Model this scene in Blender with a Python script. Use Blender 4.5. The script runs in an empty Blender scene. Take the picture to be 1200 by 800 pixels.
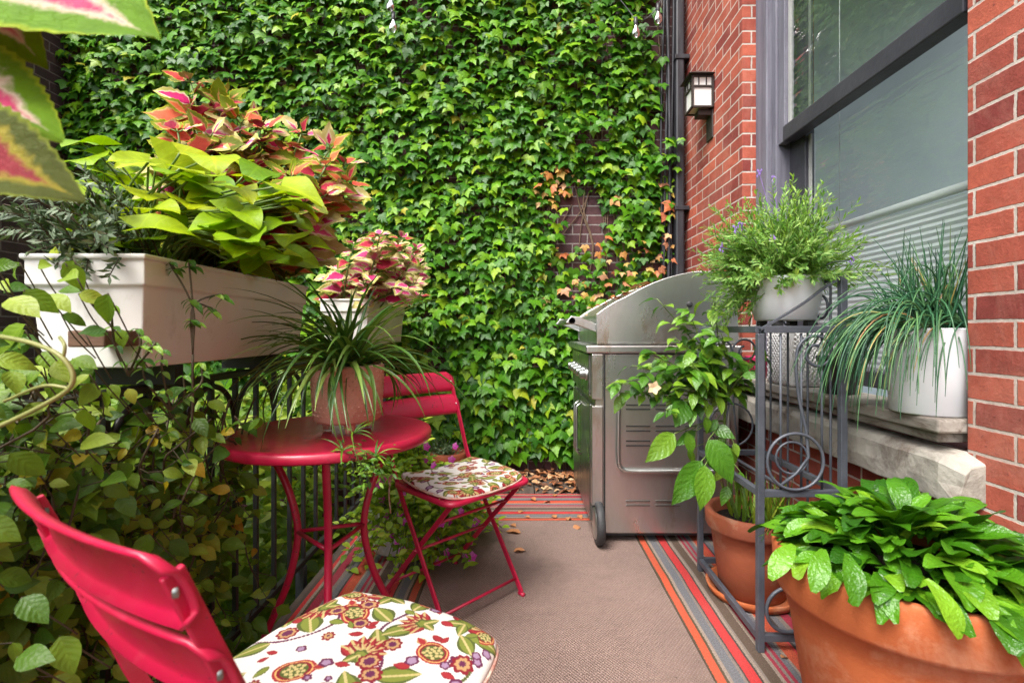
import bpy, math, random
import numpy as np
from mathutils import Vector, Matrix, noise as mnoise

random.seed(7)
R = math.radians
PI = math.pi
V = Vector
scene = bpy.context.scene
COL = scene.collection
H = 1.02          # eye height above the deck
F = 580.0         # focal length in photo pixels


def P(px, py, d):
    """a point of the place seen at pixel (px, py) of the photo, d metres ahead"""
    return V(((px - 611) / F * d, d, H + (386 - py) / F * d))


# ------------------------------------------------------------------ materials
def new_mat(name):
    m = bpy.data.materials.new(name)
    m.use_nodes = True
    nt = m.node_tree
    nt.nodes.clear()
    out = nt.nodes.new('ShaderNodeOutputMaterial')
    return m, nt, out


class NT:
    def __init__(self, nt):
        self.nt = nt

    def n(self, typ, **kw):
        nd = self.nt.nodes.new(typ)
        for k, v in kw.items():
            if k.startswith('i_'):
                nd.inputs[k[2:].replace('_', ' ')].default_value = v
            else:
                setattr(nd, k, v)
        return nd

    def l(self, a, b):
        self.nt.links.new(a, b)

    def math(self, op, a, b=None, c=None):
        nd = self.nt.nodes.new('ShaderNodeMath')
        nd.operation = op
        for i, x in enumerate((a, b, c)):
            if x is None:
                continue
            if isinstance(x, (int, float)):
                nd.inputs[i].default_value = x
            else:
                self.l(x, nd.inputs[i])
        return nd.outputs[0]

    def ramp(self, fac, stops, interp='LINEAR'):
        nd = self.nt.nodes.new('ShaderNodeValToRGB')
        cr = nd.color_ramp
        cr.interpolation = interp
        while len(cr.elements) < len(stops):
            cr.elements.new(0.5)
        for e, (p, c) in zip(cr.elements, stops):
            e.position = p
            e.color = (c[0], c[1], c[2], 1) if not isinstance(c, (int, float)) else (c, c, c, 1)
        self.l(fac, nd.inputs[0])
        return nd.outputs[0]

    def mix(self, fac, a, b, blend='MIX'):
        nd = self.nt.nodes.new('ShaderNodeMix')
        nd.data_type = 'RGBA'
        nd.blend_type = blend
        for sock, x in ((nd.inputs[0], fac), (nd.inputs[6], a), (nd.inputs[7], b)):
            if isinstance(x, (int, float)):
                sock.default_value = x
            elif isinstance(x, tuple):
                sock.default_value = (x[0], x[1], x[2], 1)
            else:
                self.l(x, sock)
        return nd.outputs[2]

    def noise(self, scale, detail=4, rough=0.6, vec=None, dist=0.0):
        nd = self.nt.nodes.new('ShaderNodeTexNoise')
        nd.inputs['Scale'].default_value = scale
        nd.inputs['Detail'].default_value = detail
        nd.inputs['Roughness'].default_value = rough
        nd.inputs['Distortion'].default_value = dist
        if vec is not None:
            self.l(vec, nd.inputs['Vector'])
        return nd.outputs[0]

    def coord(self, kind='Object'):
        nd = self.nt.nodes.new('ShaderNodeTexCoord')
        return nd.outputs[kind]

    def pos(self):
        return self.nt.nodes.new('ShaderNodeNewGeometry').outputs['Position']

    def mapping(self, vec, scale=(1, 1, 1), loc=(0, 0, 0), rot=(0, 0, 0)):
        nd = self.nt.nodes.new('ShaderNodeMapping')
        nd.inputs['Scale'].default_value = scale
        nd.inputs['Location'].default_value = loc
        nd.inputs['Rotation'].default_value = rot
        self.l(vec, nd.inputs['Vector'])
        return nd.outputs[0]

    def bump(self, height, strength=0.3, dist=0.01):
        nd = self.nt.nodes.new('ShaderNodeBump')
        nd.inputs['Strength'].default_value = strength
        nd.inputs['Distance'].default_value = dist
        self.l(height, nd.inputs['Height'])
        return nd.outputs[0]

    def bsdf(self, color, rough=0.5, metal=0.0, normal=None, spec=0.5, coat=0.0):
        nd = self.nt.nodes.new('ShaderNodeBsdfPrincipled')
        for sock, x in ((nd.inputs['Base Color'], color), (nd.inputs['Roughness'], rough), (nd.inputs['Metallic'], metal)):
            if isinstance(x, (int, float)):
                sock.default_value = x
            elif isinstance(x, tuple):
                sock.default_value = (x[0], x[1], x[2], 1)
            else:
                self.l(x, sock)
        nd.inputs['Specular IOR Level'].default_value = spec
        nd.inputs['Coat Weight'].default_value = coat
        nd.inputs['Coat Roughness'].default_value = 0.15
        if normal is not None:
            self.l(normal, nd.inputs['Normal'])
        return nd.outputs[0]


def surf_mat(name, col, col2=None, nscale=8.0, rough=0.5, metal=0.0, bump=0.15, bscale=60.0, spec=0.5,
             dirt=None, dscale=3.0, damt=(0.5, 0.75), coat=0.0, rvar=0.15, stretch=(1, 1, 1), bdist=0.004):
    m, nt, out = new_mat(name)
    N = NT(nt)
    c = N.mapping(N.coord('Object'), stretch)
    n1 = N.noise(nscale, 5, 0.6, c)
    col2 = col2 or tuple(x * 0.75 for x in col)
    color = N.mix(N.ramp(n1, [(0.35, 0), (0.65, 1)]), col, col2)
    if dirt:
        n2 = N.noise(dscale, 6, 0.7, c, 0.4)
        color = N.mix(N.ramp(n2, [(damt[0], 0), (damt[1], 1)]), color, dirt)
    n3 = N.noise(bscale, 4, 0.6, c)
    r = N.math('ADD', N.math('MULTIPLY', N.math('SUBTRACT', n1, 0.5), rvar * 2), rough)
    nb = N.bump(n3, bump, bdist)
    N.l(N.bsdf(color, r, metal, nb, spec, coat), out.inputs[0])
    return m


def leaf_mat(name, stops, rough=0.42, transl=0.3, vein=0.35, veins=9.0, tcol=(1.25, 1.2, 0.45), spec=0.5,
             spot=None, spot_amt=(0.62, 0.72), nscale=14.0, veincol=(1.9, 1.7, 1.6), puck=0.25, vb=0.22):
    """foliage: a tone of its own for each leaf (random per island), veins along the leaf's own uv, some light through the blade"""
    m, nt, out = new_mat(name)
    N = NT(nt)
    geo = nt.nodes.new('ShaderNodeNewGeometry')
    color = N.ramp(geo.outputs['Random Per Island'], stops)
    nz = N.noise(nscale, 3, 0.6, N.pos())
    color = N.mix(0.5, color, N.ramp(nz, [(0.3, 0.35), (0.7, 0.68)]), 'OVERLAY')
    uv = N.coord('UV')
    sep = nt.nodes.new('ShaderNodeSeparateXYZ')
    N.l(uv, sep.inputs[0])
    au = N.math('MULTIPLY', N.math('ABSOLUTE', N.math('SUBTRACT', sep.outputs[0], 0.5)), 2.0)
    wv = N.math('SINE', N.math('MULTIPLY', N.math('SUBTRACT', sep.outputs[1], N.math('MULTIPLY', au, 0.28)), veins * 2 * PI))
    side = N.ramp(wv, [(0.8, 0), (1.0, 0.55)])
    mid = N.ramp(au, [(0.02, 1), (0.12, 0)])
    vmask = N.math('MULTIPLY', N.math('MAXIMUM', side, mid), vein)
    color = N.mix(vmask, color, veincol, 'MULTIPLY')
    if spot:
        n2 = N.noise(30, 4, 0.7, N.pos())
        rr = N.math('ADD', N.math('MULTIPLY', n2, 0.75), N.math('MULTIPLY', N.math('FRACT', N.math('MULTIPLY', geo.outputs['Random Per Island'], 13.7)), 0.4))
        color = N.mix(N.ramp(rr, [(spot_amt[0], 0), (spot_amt[1], 1)]), color, spot)
    height = N.math('ADD', N.math('MULTIPLY', wv, vb), N.math('MULTIPLY', N.noise(130, 2, 0.5, N.pos()), 1.6))
    nb = N.bump(height, puck, 0.004)
    b = N.bsdf(color, rough, 0, nb, spec)
    t = nt.nodes.new('ShaderNodeBsdfTranslucent')
    N.l(N.mix(1.0, color, tcol, 'MULTIPLY'), t.inputs[0])
    mx = nt.nodes.new('ShaderNodeMixShader')
    mx.inputs[0].default_value = transl
    N.l(b, mx.inputs[1])
    N.l(t.outputs[0], mx.inputs[2])
    N.l(mx.outputs[0], out.inputs[0])
    return m


def coleus_mat(name, inner, inner2, band, outer, outer2, edge, back, span=1.0):
    m, nt, out = new_mat(name)
    N = NT(nt)
    geo = nt.nodes.new('ShaderNodeNewGeometry')
    rnd = geo.outputs['Random Per Island']
    rnd2 = N.math('FRACT', N.math('MULTIPLY', rnd, 17.3))
    uv = N.coord('UV')
    sep = nt.nodes.new('ShaderNodeSeparateXYZ')
    N.l(uv, sep.inputs[0])
    au = N.math('MULTIPLY', N.math('ABSOLUTE', N.math('SUBTRACT', sep.outputs[0], 0.5)), 2.0)
    v = sep.outputs[1]
    nz = N.noise(9, 5, 0.7, N.mapping(uv, (1.5, 1, 1)))
    nzp = N.noise(55, 4, 0.7, N.pos())
    f = N.math('ADD', N.math('MULTIPLY', au, 0.62), N.math('MULTIPLY', N.math('POWER', v, 2.0), 0.55))
    f = N.math('ADD', f, N.math('MULTIPLY', N.math('SUBTRACT', nzp, 0.5), 0.35))
    f = N.math('ADD', f, N.math('MULTIPLY', N.math('SUBTRACT', rnd2, 0.5), 0.35 * span))
    A = N.mix(rnd, inner, inner2)
    B = N.mix(rnd2, outer, outer2)
    color = N.mix(N.ramp(f, [(0.27, 0), (0.37, 1)]), A, band)
    color = N.mix(N.ramp(f, [(0.38, 0), (0.48, 1)]), color, B)
    color = N.mix(N.ramp(au, [(0.86, 0), (0.95, 1)]), color, edge)
    wv = N.math('SINE', N.math('MULTIPLY', N.math('SUBTRACT', v, N.math('MULTIPLY', au, 0.22)), 9 * 2 * PI))
    color = N.mix(N.math('MULTIPLY', N.ramp(wv, [(0.8, 0), (1, 1)]), 0.16), color, (0.7, 0.8, 0.6), 'MULTIPLY')
    color = N.mix(geo.outputs['Backfacing'], color, N.mix(0.5, color, back))
    blot = N.noise(38, 4, 0.7, N.pos(), 0.5)
    color = N.mix(0.45, color, N.ramp(blot, [(0.3, 0.30), (0.7, 0.66)]), 'OVERLAY')
    net = nt.nodes.new('ShaderNodeTexVoronoi')
    net.feature = 'DISTANCE_TO_EDGE'
    net.inputs['Scale'].default_value = 24
    N.l(uv, net.inputs['Vector'])
    nb = N.bump(N.math('ADD', N.math('ADD', N.math('MULTIPLY', wv, 0.35), N.math('MULTIPLY', nz, 2.0)), N.ramp(net.outputs['Distance'], [(0.0, 0.0), (0.12, 1.0)])), 0.35, 0.004)
    b = N.bsdf(color, 0.62, 0, nb, 0.18)
    t = nt.nodes.new('ShaderNodeBsdfTranslucent')
    N.l(color, t.inputs[0])
    mx = nt.nodes.new('ShaderNodeMixShader')
    mx.inputs[0].default_value = 0.25
    N.l(b, mx.inputs[1])
    N.l(t.outputs[0], mx.inputs[2])
    N.l(mx.outputs[0], out.inputs[0])
    return m


def brick_mat(name, c1, c2, mortar, wash=None, wash_amt=(0.55, 0.8), zoff=0.0258, bw=0.2130, bh=0.0677, ms=0.011, dark=None):
    m, nt, out = new_mat(name)
    N = NT(nt)
    pos = N.pos()
    sep = nt.nodes.new('ShaderNodeSeparateXYZ')
    N.l(pos, sep.inputs[0])
    geo = nt.nodes.new('ShaderNodeNewGeometry')
    sn = nt.nodes.new('ShaderNodeSeparateXYZ')
    N.l(geo.outputs['True Normal'], sn.inputs[0])
    isx = N.math('GREATER_THAN', N.math('ABSOLUTE', sn.outputs[0]), 0.5)
    u = N.math('ADD', N.math('MULTIPLY', isx, sep.outputs[1]),
               N.math('MULTIPLY', N.math('SUBTRACT', 1.0, isx), N.math('ADD', sep.outputs[0], 0.06)))
    wob = N.math('ADD', N.math('MULTIPLY', N.math('SUBTRACT', N.noise(9, 3, 0.5, pos), 0.5), 0.007), N.math('MULTIPLY', N.math('SUBTRACT', N.noise(90, 3, 0.6, pos), 0.5), 0.005))
    cx = nt.nodes.new('ShaderNodeCombineXYZ')
    N.l(N.math('ADD', u, wob), cx.inputs[0])
    N.l(N.math('ADD', N.math('SUBTRACT', sep.outputs[2], zoff - 20 * bh), N.math('MULTIPLY', wob, 0.7)), cx.inputs[1])
    bt = nt.nodes.new('ShaderNodeTexBrick')
    bt.offset = 0.5
    bt.inputs['Color1'].default_value = (*c1, 1)
    bt.inputs['Color2'].default_value = (*c2, 1)
    bt.inputs['Mortar'].default_value = (*mortar, 1)
    bt.inputs['Scale'].default_value = 1.0
    bt.inputs['Mortar Size'].default_value = ms / 2
    bt.inputs['Mortar Smooth'].default_value = 0.35
    bt.inputs['Bias'].default_value = 0.0
    bt.inputs['Brick Width'].default_value = bw
    bt.inputs['Row Height'].default_value = bh
    N.l(cx.outputs[0], bt.inputs['Vector'])
    color = bt.outputs['Color']
    n1 = N.noise(22, 6, 0.7, pos)
    color = N.mix(0.55, color, N.ramp(n1, [(0.25, 0.28), (0.75, 0.72)]), 'OVERLAY')
    n2 = N.noise(2.2, 5, 0.65, pos)
    color = N.mix(0.6, color, N.ramp(n2, [(0.3, 0.32), (0.7, 0.68)]), 'OVERLAY')
    n5 = N.noise(46, 5, 0.75, pos, 1.0)
    color = N.mix(N.ramp(n5, [(0.60, 0.0), (0.72, 0.5)]), color, tuple(x * 0.45 for x in c2))
    if wash:
        n3 = N.noise(3.1, 7, 0.75, N.mapping(pos, (1, 1, 0.6)), 0.6)
        color = N.mix(N.math('MULTIPLY', N.ramp(n3, [(wash_amt[0], 0), (wash_amt[1], 1)]), 0.6), color, wash)
    if dark:
        n4 = N.noise(60, 4, 0.7, pos)
        color = N.mix(N.ramp(n4, [(0.62, 0), (0.75, 0.7)]), color, dark)
    h = N.math('ADD', N.math('MULTIPLY', bt.outputs['Fac'], -1.0), N.math('MULTIPLY', N.noise(120, 5, 0.7, pos), 0.55))
    nb = N.bump(h, 0.65, 0.006)
    N.l(N.bsdf(color, 0.82, 0, nb, 0.25), out.inputs[0])
    return m


M = {}
M['brick_house'] = brick_mat('red_brick', (0.45, 0.110, 0.066), (0.21, 0.042, 0.036), (0.50, 0.44, 0.39), (0.50, 0.24, 0.18), (0.48, 0.80), ms=0.0098, dark=(0.12, 0.03, 0.025))
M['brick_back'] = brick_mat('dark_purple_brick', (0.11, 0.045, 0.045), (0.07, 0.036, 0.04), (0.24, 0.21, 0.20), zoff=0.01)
M['brick_left'] = brick_mat('dark_wall_brick', (0.07, 0.045, 0.04), (0.05, 0.035, 0.035), (0.14, 0.12, 0.11), zoff=0.02)  # very dark brick tone for the far left wall
M['red_paint'] = surf_mat('crimson_paint', (0.56, 0.010, 0.060), (0.50, 0.008, 0.048), 5, 0.36, 0, 0.06, 90, 0.5, (0.32, 0.02, 0.05), 9, (0.66, 0.8), coat=0.25, rvar=0.12)
def red_paint():
    m, nt, out = new_mat('crimson_paint')
    N = NT(nt)
    c = N.coord('Object')
    n1 = N.noise(6, 5, 0.6, c)
    color = N.mix(N.ramp(n1, [(0.35, 0), (0.65, 1)]), (0.46, 0.006, 0.048), (0.38, 0.005, 0.037))
    fade = N.noise(14, 6, 0.75, c, 0.8)
    color = N.mix(N.ramp(fade, [(0.52, 0.0), (0.78, 0.35)]), color, (0.52, 0.07, 0.11))
    chip = N.noise(120, 4, 0.7, c)
    big = N.noise(22, 3, 0.6, c)
    cm = N.ramp(N.math('ADD', N.math('MULTIPLY', chip, 0.6), N.math('MULTIPLY', big, 0.5)), [(0.665, 0.0), (0.685, 1.0)])
    color = N.mix(cm, color, (0.07, 0.022, 0.02))
    rough = N.math('ADD', 0.27, N.math('MULTIPLY', fade, 0.30))
    h = N.math('SUBTRACT', N.math('MULTIPLY', N.noise(240, 3, 0.6, c), 0.25), cm)
    nb = N.bump(h, 0.2, 0.002)
    N.l(N.bsdf(color, rough, 0, nb, 0.5, 0.2), out.inputs[0])
    return m


M['red_paint'] = red_paint()
M['black_iron'] = surf_mat('black_iron', (0.012, 0.013, 0.014), (0.022, 0.022, 0.024), 20, 0.45, 0.0, 0.2, 140)
M['grey_iron'] = surf_mat('slate_grey_iron', (0.085, 0.095, 0.115), (0.055, 0.062, 0.078), 14, 0.42, 0.1, 0.3, 120, 0.5, (0.16, 0.07, 0.04), 11, (0.7, 0.82))
M['white_plastic'] = surf_mat('white_plastic', (0.74, 0.73, 0.70), (0.68, 0.66, 0.62), 3, 0.42, 0, 0.04, 50, 0.5, (0.44, 0.41, 0.35), 9, (0.58, 0.85), rvar=0.25, stretch=(1, 1, 0.6))
M['white_pot'] = surf_mat('white_glazed_pot', (0.74, 0.75, 0.78), (0.66, 0.68, 0.72), 3, 0.3, 0, 0.03, 30, 0.5, (0.5, 0.47, 0.42), 6, (0.68, 0.85))
M['lattice_white'] = surf_mat('white_ceramic', (0.74, 0.73, 0.73), (0.66, 0.64, 0.65), 6, 0.4)
M['dark_pot'] = surf_mat('charcoal_plastic', (0.02, 0.021, 0.024), (0.03, 0.03, 0.032), 9, 0.45)
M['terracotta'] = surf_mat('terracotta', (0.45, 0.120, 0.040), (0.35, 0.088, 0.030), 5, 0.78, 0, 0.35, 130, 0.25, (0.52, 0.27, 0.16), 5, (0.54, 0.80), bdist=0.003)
M['terracotta_dark'] = surf_mat('darker_terracotta', (0.36, 0.10, 0.045), (0.26, 0.075, 0.04), 7, 0.72, 0, 0.35, 130, 0.3, (0.42, 0.26, 0.17), 6, (0.55, 0.75), bdist=0.003)  # darker terracotta tone for the medium and small pots
M['pink_clay'] = surf_mat('pinkish_clay', (0.64, 0.38, 0.28), (0.56, 0.31, 0.22), 9, 0.75, 0, 0.3, 150, 0.3)
M['soil'] = surf_mat('potting_soil', (0.03, 0.02, 0.015), (0.008, 0.006, 0.006), 60, 0.95, 0, 1.0, 90, 0.2, (0.16, 0.13, 0.1), 70, (0.68, 0.72), bdist=0.02)
M['steel'] = surf_mat('brushed_steel', (0.58, 0.585, 0.57), (0.46, 0.465, 0.455), 3, 0.30, 0.95, 0.10, 40, 0.5, (0.34, 0.23, 0.13), 2.2, (0.56, 0.76), stretch=(2.2, 2.2, 0.7), rvar=0.1)
M['steel_dark'] = surf_mat('tarnished_steel', (0.30, 0.31, 0.29), (0.2, 0.2, 0.19), 6, 0.30, 0.95, 0.1, 40, 0.5)
M['black_rubber'] = surf_mat('black_rubber', (0.02, 0.02, 0.022), (0.035, 0.035, 0.037), 12, 0.6)
M['black_slot'] = surf_mat('painted_slot_shade', (0.006, 0.006, 0.006), (0.01, 0.01, 0.01), 12, 0.8)
M['casing'] = surf_mat('grey_painted_wood', (0.18, 0.175, 0.215), (0.125, 0.12, 0.155), 4, 0.6, 0, 0.4, 40, 0.4, (0.07, 0.065, 0.085), 6, (0.58, 0.8), stretch=(6, 6, 0.7))
M['casing_dark'] = surf_mat('darker_casing_wood', (0.05, 0.05, 0.062), (0.035, 0.035, 0.045), 6, 0.5, 0, 0.3, 50)  # darker copy of the casing wood, for meeting rail and lower sash
M['sash_pale'] = surf_mat('pale_putty', (0.42, 0.42, 0.40), (0.34, 0.34, 0.33), 6, 0.6)
M['shade'] = surf_mat('white_pleated_fabric', (0.85, 0.86, 0.87), (0.80, 0.81, 0.83), 3, 0.8, 0, 0.05, 40)
def shade_mat():
    m, nt, out = new_mat('white_pleated_fabric')
    N = NT(nt)
    nd = N.bsdf((0.86, 0.87, 0.88), 0.8)
    t = nt.nodes.new('ShaderNodeBsdfTranslucent')
    t.inputs[0].default_value = (0.86, 0.87, 0.88, 1)
    mx = nt.nodes.new('ShaderNodeMixShader')
    mx.inputs[0].default_value = 0.2
    N.l(nd, mx.inputs[1])
    N.l(t.outputs[0], mx.inputs[2])
    N.l(mx.outputs[0], out.inputs[0])
    return m


M['shade'] = shade_mat()
M['room'] = surf_mat('pale_grey_plaster', (0.66, 0.71, 0.73), (0.60, 0.66, 0.68), 2, 0.9)
M['stone'] = surf_mat('weathered_sandstone', (0.40, 0.37, 0.32), (0.27, 0.25, 0.22), 9, 0.85, 0, 0.6, 45, 0.25, (0.13, 0.10, 0.08), 6, (0.52, 0.68), bdist=0.006)
M['old_wood'] = surf_mat('flaking_white_wood', (0.40, 0.37, 0.33), (0.26, 0.23, 0.20), 12, 0.8, 0, 0.7, 60, 0.3, (0.12, 0.09, 0.07), 10, (0.50, 0.62), stretch=(1, 0.25, 1))
M['deck'] = surf_mat('grey_weathered_boards', (0.11, 0.085, 0.07), (0.06, 0.045, 0.038), 7, 0.85, 0, 0.6, 50, 0.3, stretch=(6, 0.4, 1))
M['plank'] = surf_mat('brown_cedar', (0.16, 0.085, 0.05), (0.09, 0.05, 0.03), 9, 0.75, 0, 0.4, 60, stretch=(0.5, 4, 4))
M['pipe'] = surf_mat('black_cable_sleeve', (0.016, 0.016, 0.02), (0.03, 0.03, 0.037), 8, 0.45, stretch=(4, 4, 0.5))
M['lamp_metal'] = surf_mat('bronze_lantern_metal', (0.055, 0.040, 0.035), (0.035, 0.027, 0.025), 14, 0.5, 0.3)
M['frosted'] = surf_mat('frosted_white_glass', (0.80, 0.78, 0.74), (0.74, 0.72, 0.68), 6, 0.35)
M['ground'] = surf_mat('garden_soil_and_grass', (0.045, 0.06, 0.02), (0.03, 0.035, 0.015), 3, 0.95, 0, 0.6, 20)
M['stem_green'] = surf_mat('green_stem', (0.13, 0.20, 0.035), (0.09, 0.15, 0.03), 20, 0.5)
M['stem_dark'] = surf_mat('dark_woody_stem', (0.075, 0.055, 0.028), (0.05, 0.04, 0.02), 20, 0.7)
M['stem_pale'] = surf_mat('pale_yellow_stem', (0.30, 0.30, 0.10), (0.2, 0.22, 0.06), 20, 0.5)
M['stem_ivy'] = surf_mat('dry_ivy_stem', (0.17, 0.11, 0.07), (0.10, 0.065, 0.04), 20, 0.8)

# foliage
G = leaf_mat
M['ivy'] = G('boston_ivy_leaf', [(0.0, (0.018, 0.085, 0.006)), (0.3, (0.042, 0.155, 0.007)), (0.65, (0.086, 0.245, 0.009)), (0.9, (0.165, 0.345, 0.011)), (0.99, (0.24, 0.38, 0.015)), (1.0, (0.36, 0.32, 0.03))], 0.40, 0.28, 0.18, 5, spec=0.27, puck=0.2)
M['ivy_turn'] = G('turning_ivy_leaf', [(0.0, (0.55, 0.15, 0.05)), (0.35, (0.55, 0.30, 0.08)), (0.6, (0.48, 0.36, 0.07)), (0.8, (0.62, 0.36, 0.20)), (1.0, (0.40, 0.08, 0.03))], 0.5, 0.3, 0.2, 5, tcol=(1.1, 1, 0.7))
M['vine'] = G('olive_vine_leaf', [(0.0, (0.040, 0.110, 0.012)), (0.4, (0.105, 0.215, 0.018)), (0.7, (0.20, 0.33, 0.026)), (0.93, (0.36, 0.46, 0.06)), (0.97, (0.45, 0.38, 0.03)), (1.0, (0.50, 0.26, 0.03))], 0.42, 0.45, 0.14, 6, spec=0.4, spot=(0.36, 0.24, 0.02), spot_amt=(0.88, 0.95))
M['garden'] = G('sunny_garden_leaf', [(0.0, (0.07, 0.15, 0.012)), (0.5, (0.15, 0.27, 0.022)), (1.0, (0.33, 0.42, 0.04))], 0.45, 0.42, 0.25, 6)
M['lime'] = G('chartreuse_leaf', [(0.0, (0.11, 0.25, 0.004)), (0.5, (0.23, 0.38, 0.005)), (1.0, (0.42, 0.49, 0.008))], 0.45, 0.34, 0.32, 5, spec=0.3, puck=0.15, tcol=(1.1, 1.15, 0.5))
M['rosemary'] = G('grey_green_needle', [(0.0, (0.03, 0.065, 0.022)), (0.55, (0.07, 0.125, 0.045)), (1.0, (0.22, 0.29, 0.18))], 0.5, 0.1, 0)
M['lavender'] = G('lavender_needle', [(0.0, (0.09, 0.24, 0.04)), (0.5, (0.20, 0.40, 0.07)), (1.0, (0.40, 0.58, 0.17))], 0.5, 0.4, 0)
M['spider'] = G('dark_strap_leaf', [(0.0, (0.030, 0.090, 0.016)), (0.45, (0.065, 0.155, 0.022)), (0.85, (0.15, 0.27, 0.045)), (1.0, (0.30, 0.40, 0.10))], 0.3, 0.18, 0.2, 1, spec=0.6, puck=0.05)
M['dock'] = G('glossy_crinkled_leaf', [(0.0, (0.018, 0.085, 0.004)), (0.4, (0.050, 0.175, 0.006)), (0.8, (0.100, 0.28, 0.010)), (1.0, (0.20, 0.38, 0.02))], 0.34, 0.24, 0.0, 9, spec=0.5, puck=0.55, vb=0.02)
M['pepper'] = G('pepper_leaf', [(0.0, (0.035, 0.125, 0.010)), (0.5, (0.085, 0.225, 0.015)), (1.0, (0.22, 0.38, 0.03))], 0.30, 0.28, 0.16, 6, spec=0.6, puck=0.4)
M['chive'] = G('blue_green_chive', [(0.0, (0.020, 0.085, 0.045)), (0.5, (0.045, 0.145, 0.060)), (0.93, (0.12, 0.25, 0.085)), (0.97, (0.42, 0.32, 0.10)), (1.0, (0.40, 0.22, 0.09))], 0.35, 0.1, 0)
M['bush'] = G('small_vinca_leaf', [(0.0, (0.14, 0.28, 0.018)), (0.5, (0.28, 0.46, 0.03)), (1.0, (0.46, 0.60, 0.06))], 0.42, 0.48, 0.12, 5)
M['petal'] = G('pink_petal', [(0.0, (0.52, 0.015, 0.30)), (0.5, (0.62, 0.05, 0.44)), (1.0, (0.70, 0.20, 0.56))], 0.6, 0.3, 0.1, 3, tcol=(1, 1, 1))
M['dry'] = G('dry_fallen_leaf', [(0.0, (0.10, 0.045, 0.025)), (0.35, (0.28, 0.10, 0.04)), (0.7, (0.46, 0.21, 0.085)), (1.0, (0.62, 0.44, 0.26))], 0.7, 0.15, 0.3, 5, tcol=(1, 0.9, 0.7))
M['coleus'] = coleus_mat('coleus_leaf', (0.72, 0.08, 0.07), (0.76, 0.20, 0.07), (0.68, 0.42, 0.16), (0.30, 0.36, 0.012), (0.16, 0.24, 0.010), (0.48, 0.46, 0.02), (0.16, 0.03, 0.03), 2.0)
M['coleus_red'] = coleus_mat('deep_red_coleus_leaf', (0.34, 0.012, 0.04), (0.58, 0.05, 0.09), (0.55, 0.22, 0.12), (0.20, 0.25, 0.02), (0.13, 0.16, 0.02), (0.46, 0.44, 0.05), (0.14, 0.02, 0.03), 1.6)
M['coleus_pink'] = coleus_mat('pink_and_white_coleus_leaf', (0.62, 0.02, 0.16), (0.74, 0.14, 0.32), (0.80, 0.70, 0.55), (0.50, 0.50, 0.10), (0.66, 0.58, 0.26), (0.62, 0.60, 0.22), (0.3, 0.06, 0.08), 1.0)
M['coleus_big'] = coleus_mat('broad_coleus_leaf', (0.46, 0.025, 0.12), (0.54, 0.08, 0.16), (0.62, 0.50, 0.38), (0.105, 0.235, 0.003), (0.16, 0.29, 0.004), (0.28, 0.38, 0.008), (0.06, 0.08, 0.012), 0.3)

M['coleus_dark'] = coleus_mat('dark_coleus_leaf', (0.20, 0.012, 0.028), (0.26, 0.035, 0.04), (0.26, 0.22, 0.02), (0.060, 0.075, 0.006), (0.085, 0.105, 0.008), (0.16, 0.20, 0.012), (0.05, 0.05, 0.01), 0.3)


# glass: thin sheet that mirrors at grazing angles
def glass_mat():
    m, nt, out = new_mat('window_glass')
    N = NT(nt)
    ge = nt.nodes.new('ShaderNodeNewGeometry')
    dt = nt.nodes.new('ShaderNodeVectorMath')
    dt.operation = 'DOT_PRODUCT'
    N.l(ge.outputs['Normal'], dt.inputs[0])
    N.l(ge.outputs['Incoming'], dt.inputs[1])
    ca = N.math('ABSOLUTE', dt.outputs['Value'])
    fres = N.math('ADD', 0.055, N.math('MULTIPLY', 0.94, N.math('POWER', N.math('SUBTRACT', 1.0, ca), 5.0)))
    fres = N.math('MULTIPLY', fres, 3.6)
    tr = nt.nodes.new('ShaderNodeBsdfTransparent')
    tr.inputs[0].default_value = (0.93, 0.97, 0.97, 1)
    gl = nt.nodes.new('ShaderNodeBsdfGlossy')
    gl.inputs['Roughness'].default_value = 0.02
    nb = N.bump(N.noise(4.5, 3, 0.5, N.mapping(N.pos(), (1, 0.6, 4.0))), 0.3, 0.05)
    N.l(nb, gl.inputs['Normal'])
    mx = nt.nodes.new('ShaderNodeMixShader')
    N.l(N.math('MINIMUM', fres, 1.0), mx.inputs[0])
    N.l(tr.outputs[0], mx.inputs[1])
    N.l(gl.outputs[0], mx.inputs[2])
    N.l(mx.outputs[0], out.inputs[0])
    return m


def bulb_mat():
    m, nt, out = new_mat('clear_bulb_glass')
    N = NT(nt)
    fr = nt.nodes.new('ShaderNodeFresnel')
    fr.inputs[0].default_value = 1.8
    tr = nt.nodes.new('ShaderNodeBsdfTransparent')
    tr.inputs[0].default_value = (0.85, 0.87, 0.88, 1)
    gl = nt.nodes.new('ShaderNodeBsdfGlossy')
    gl.inputs['Roughness'].default_value = 0.05
    mx = nt.nodes.new('ShaderNodeMixShader')
    N.l(N.math('ADD', fr.outputs[0], 0.2), mx.inputs[0])
    N.l(tr.outputs[0], mx.inputs[1])
    N.l(gl.outputs[0], mx.inputs[2])
    N.l(mx.outputs[0], out.inputs[0])
    return m


M['glass'] = glass_mat()
M['bulb'] = bulb_mat()


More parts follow.
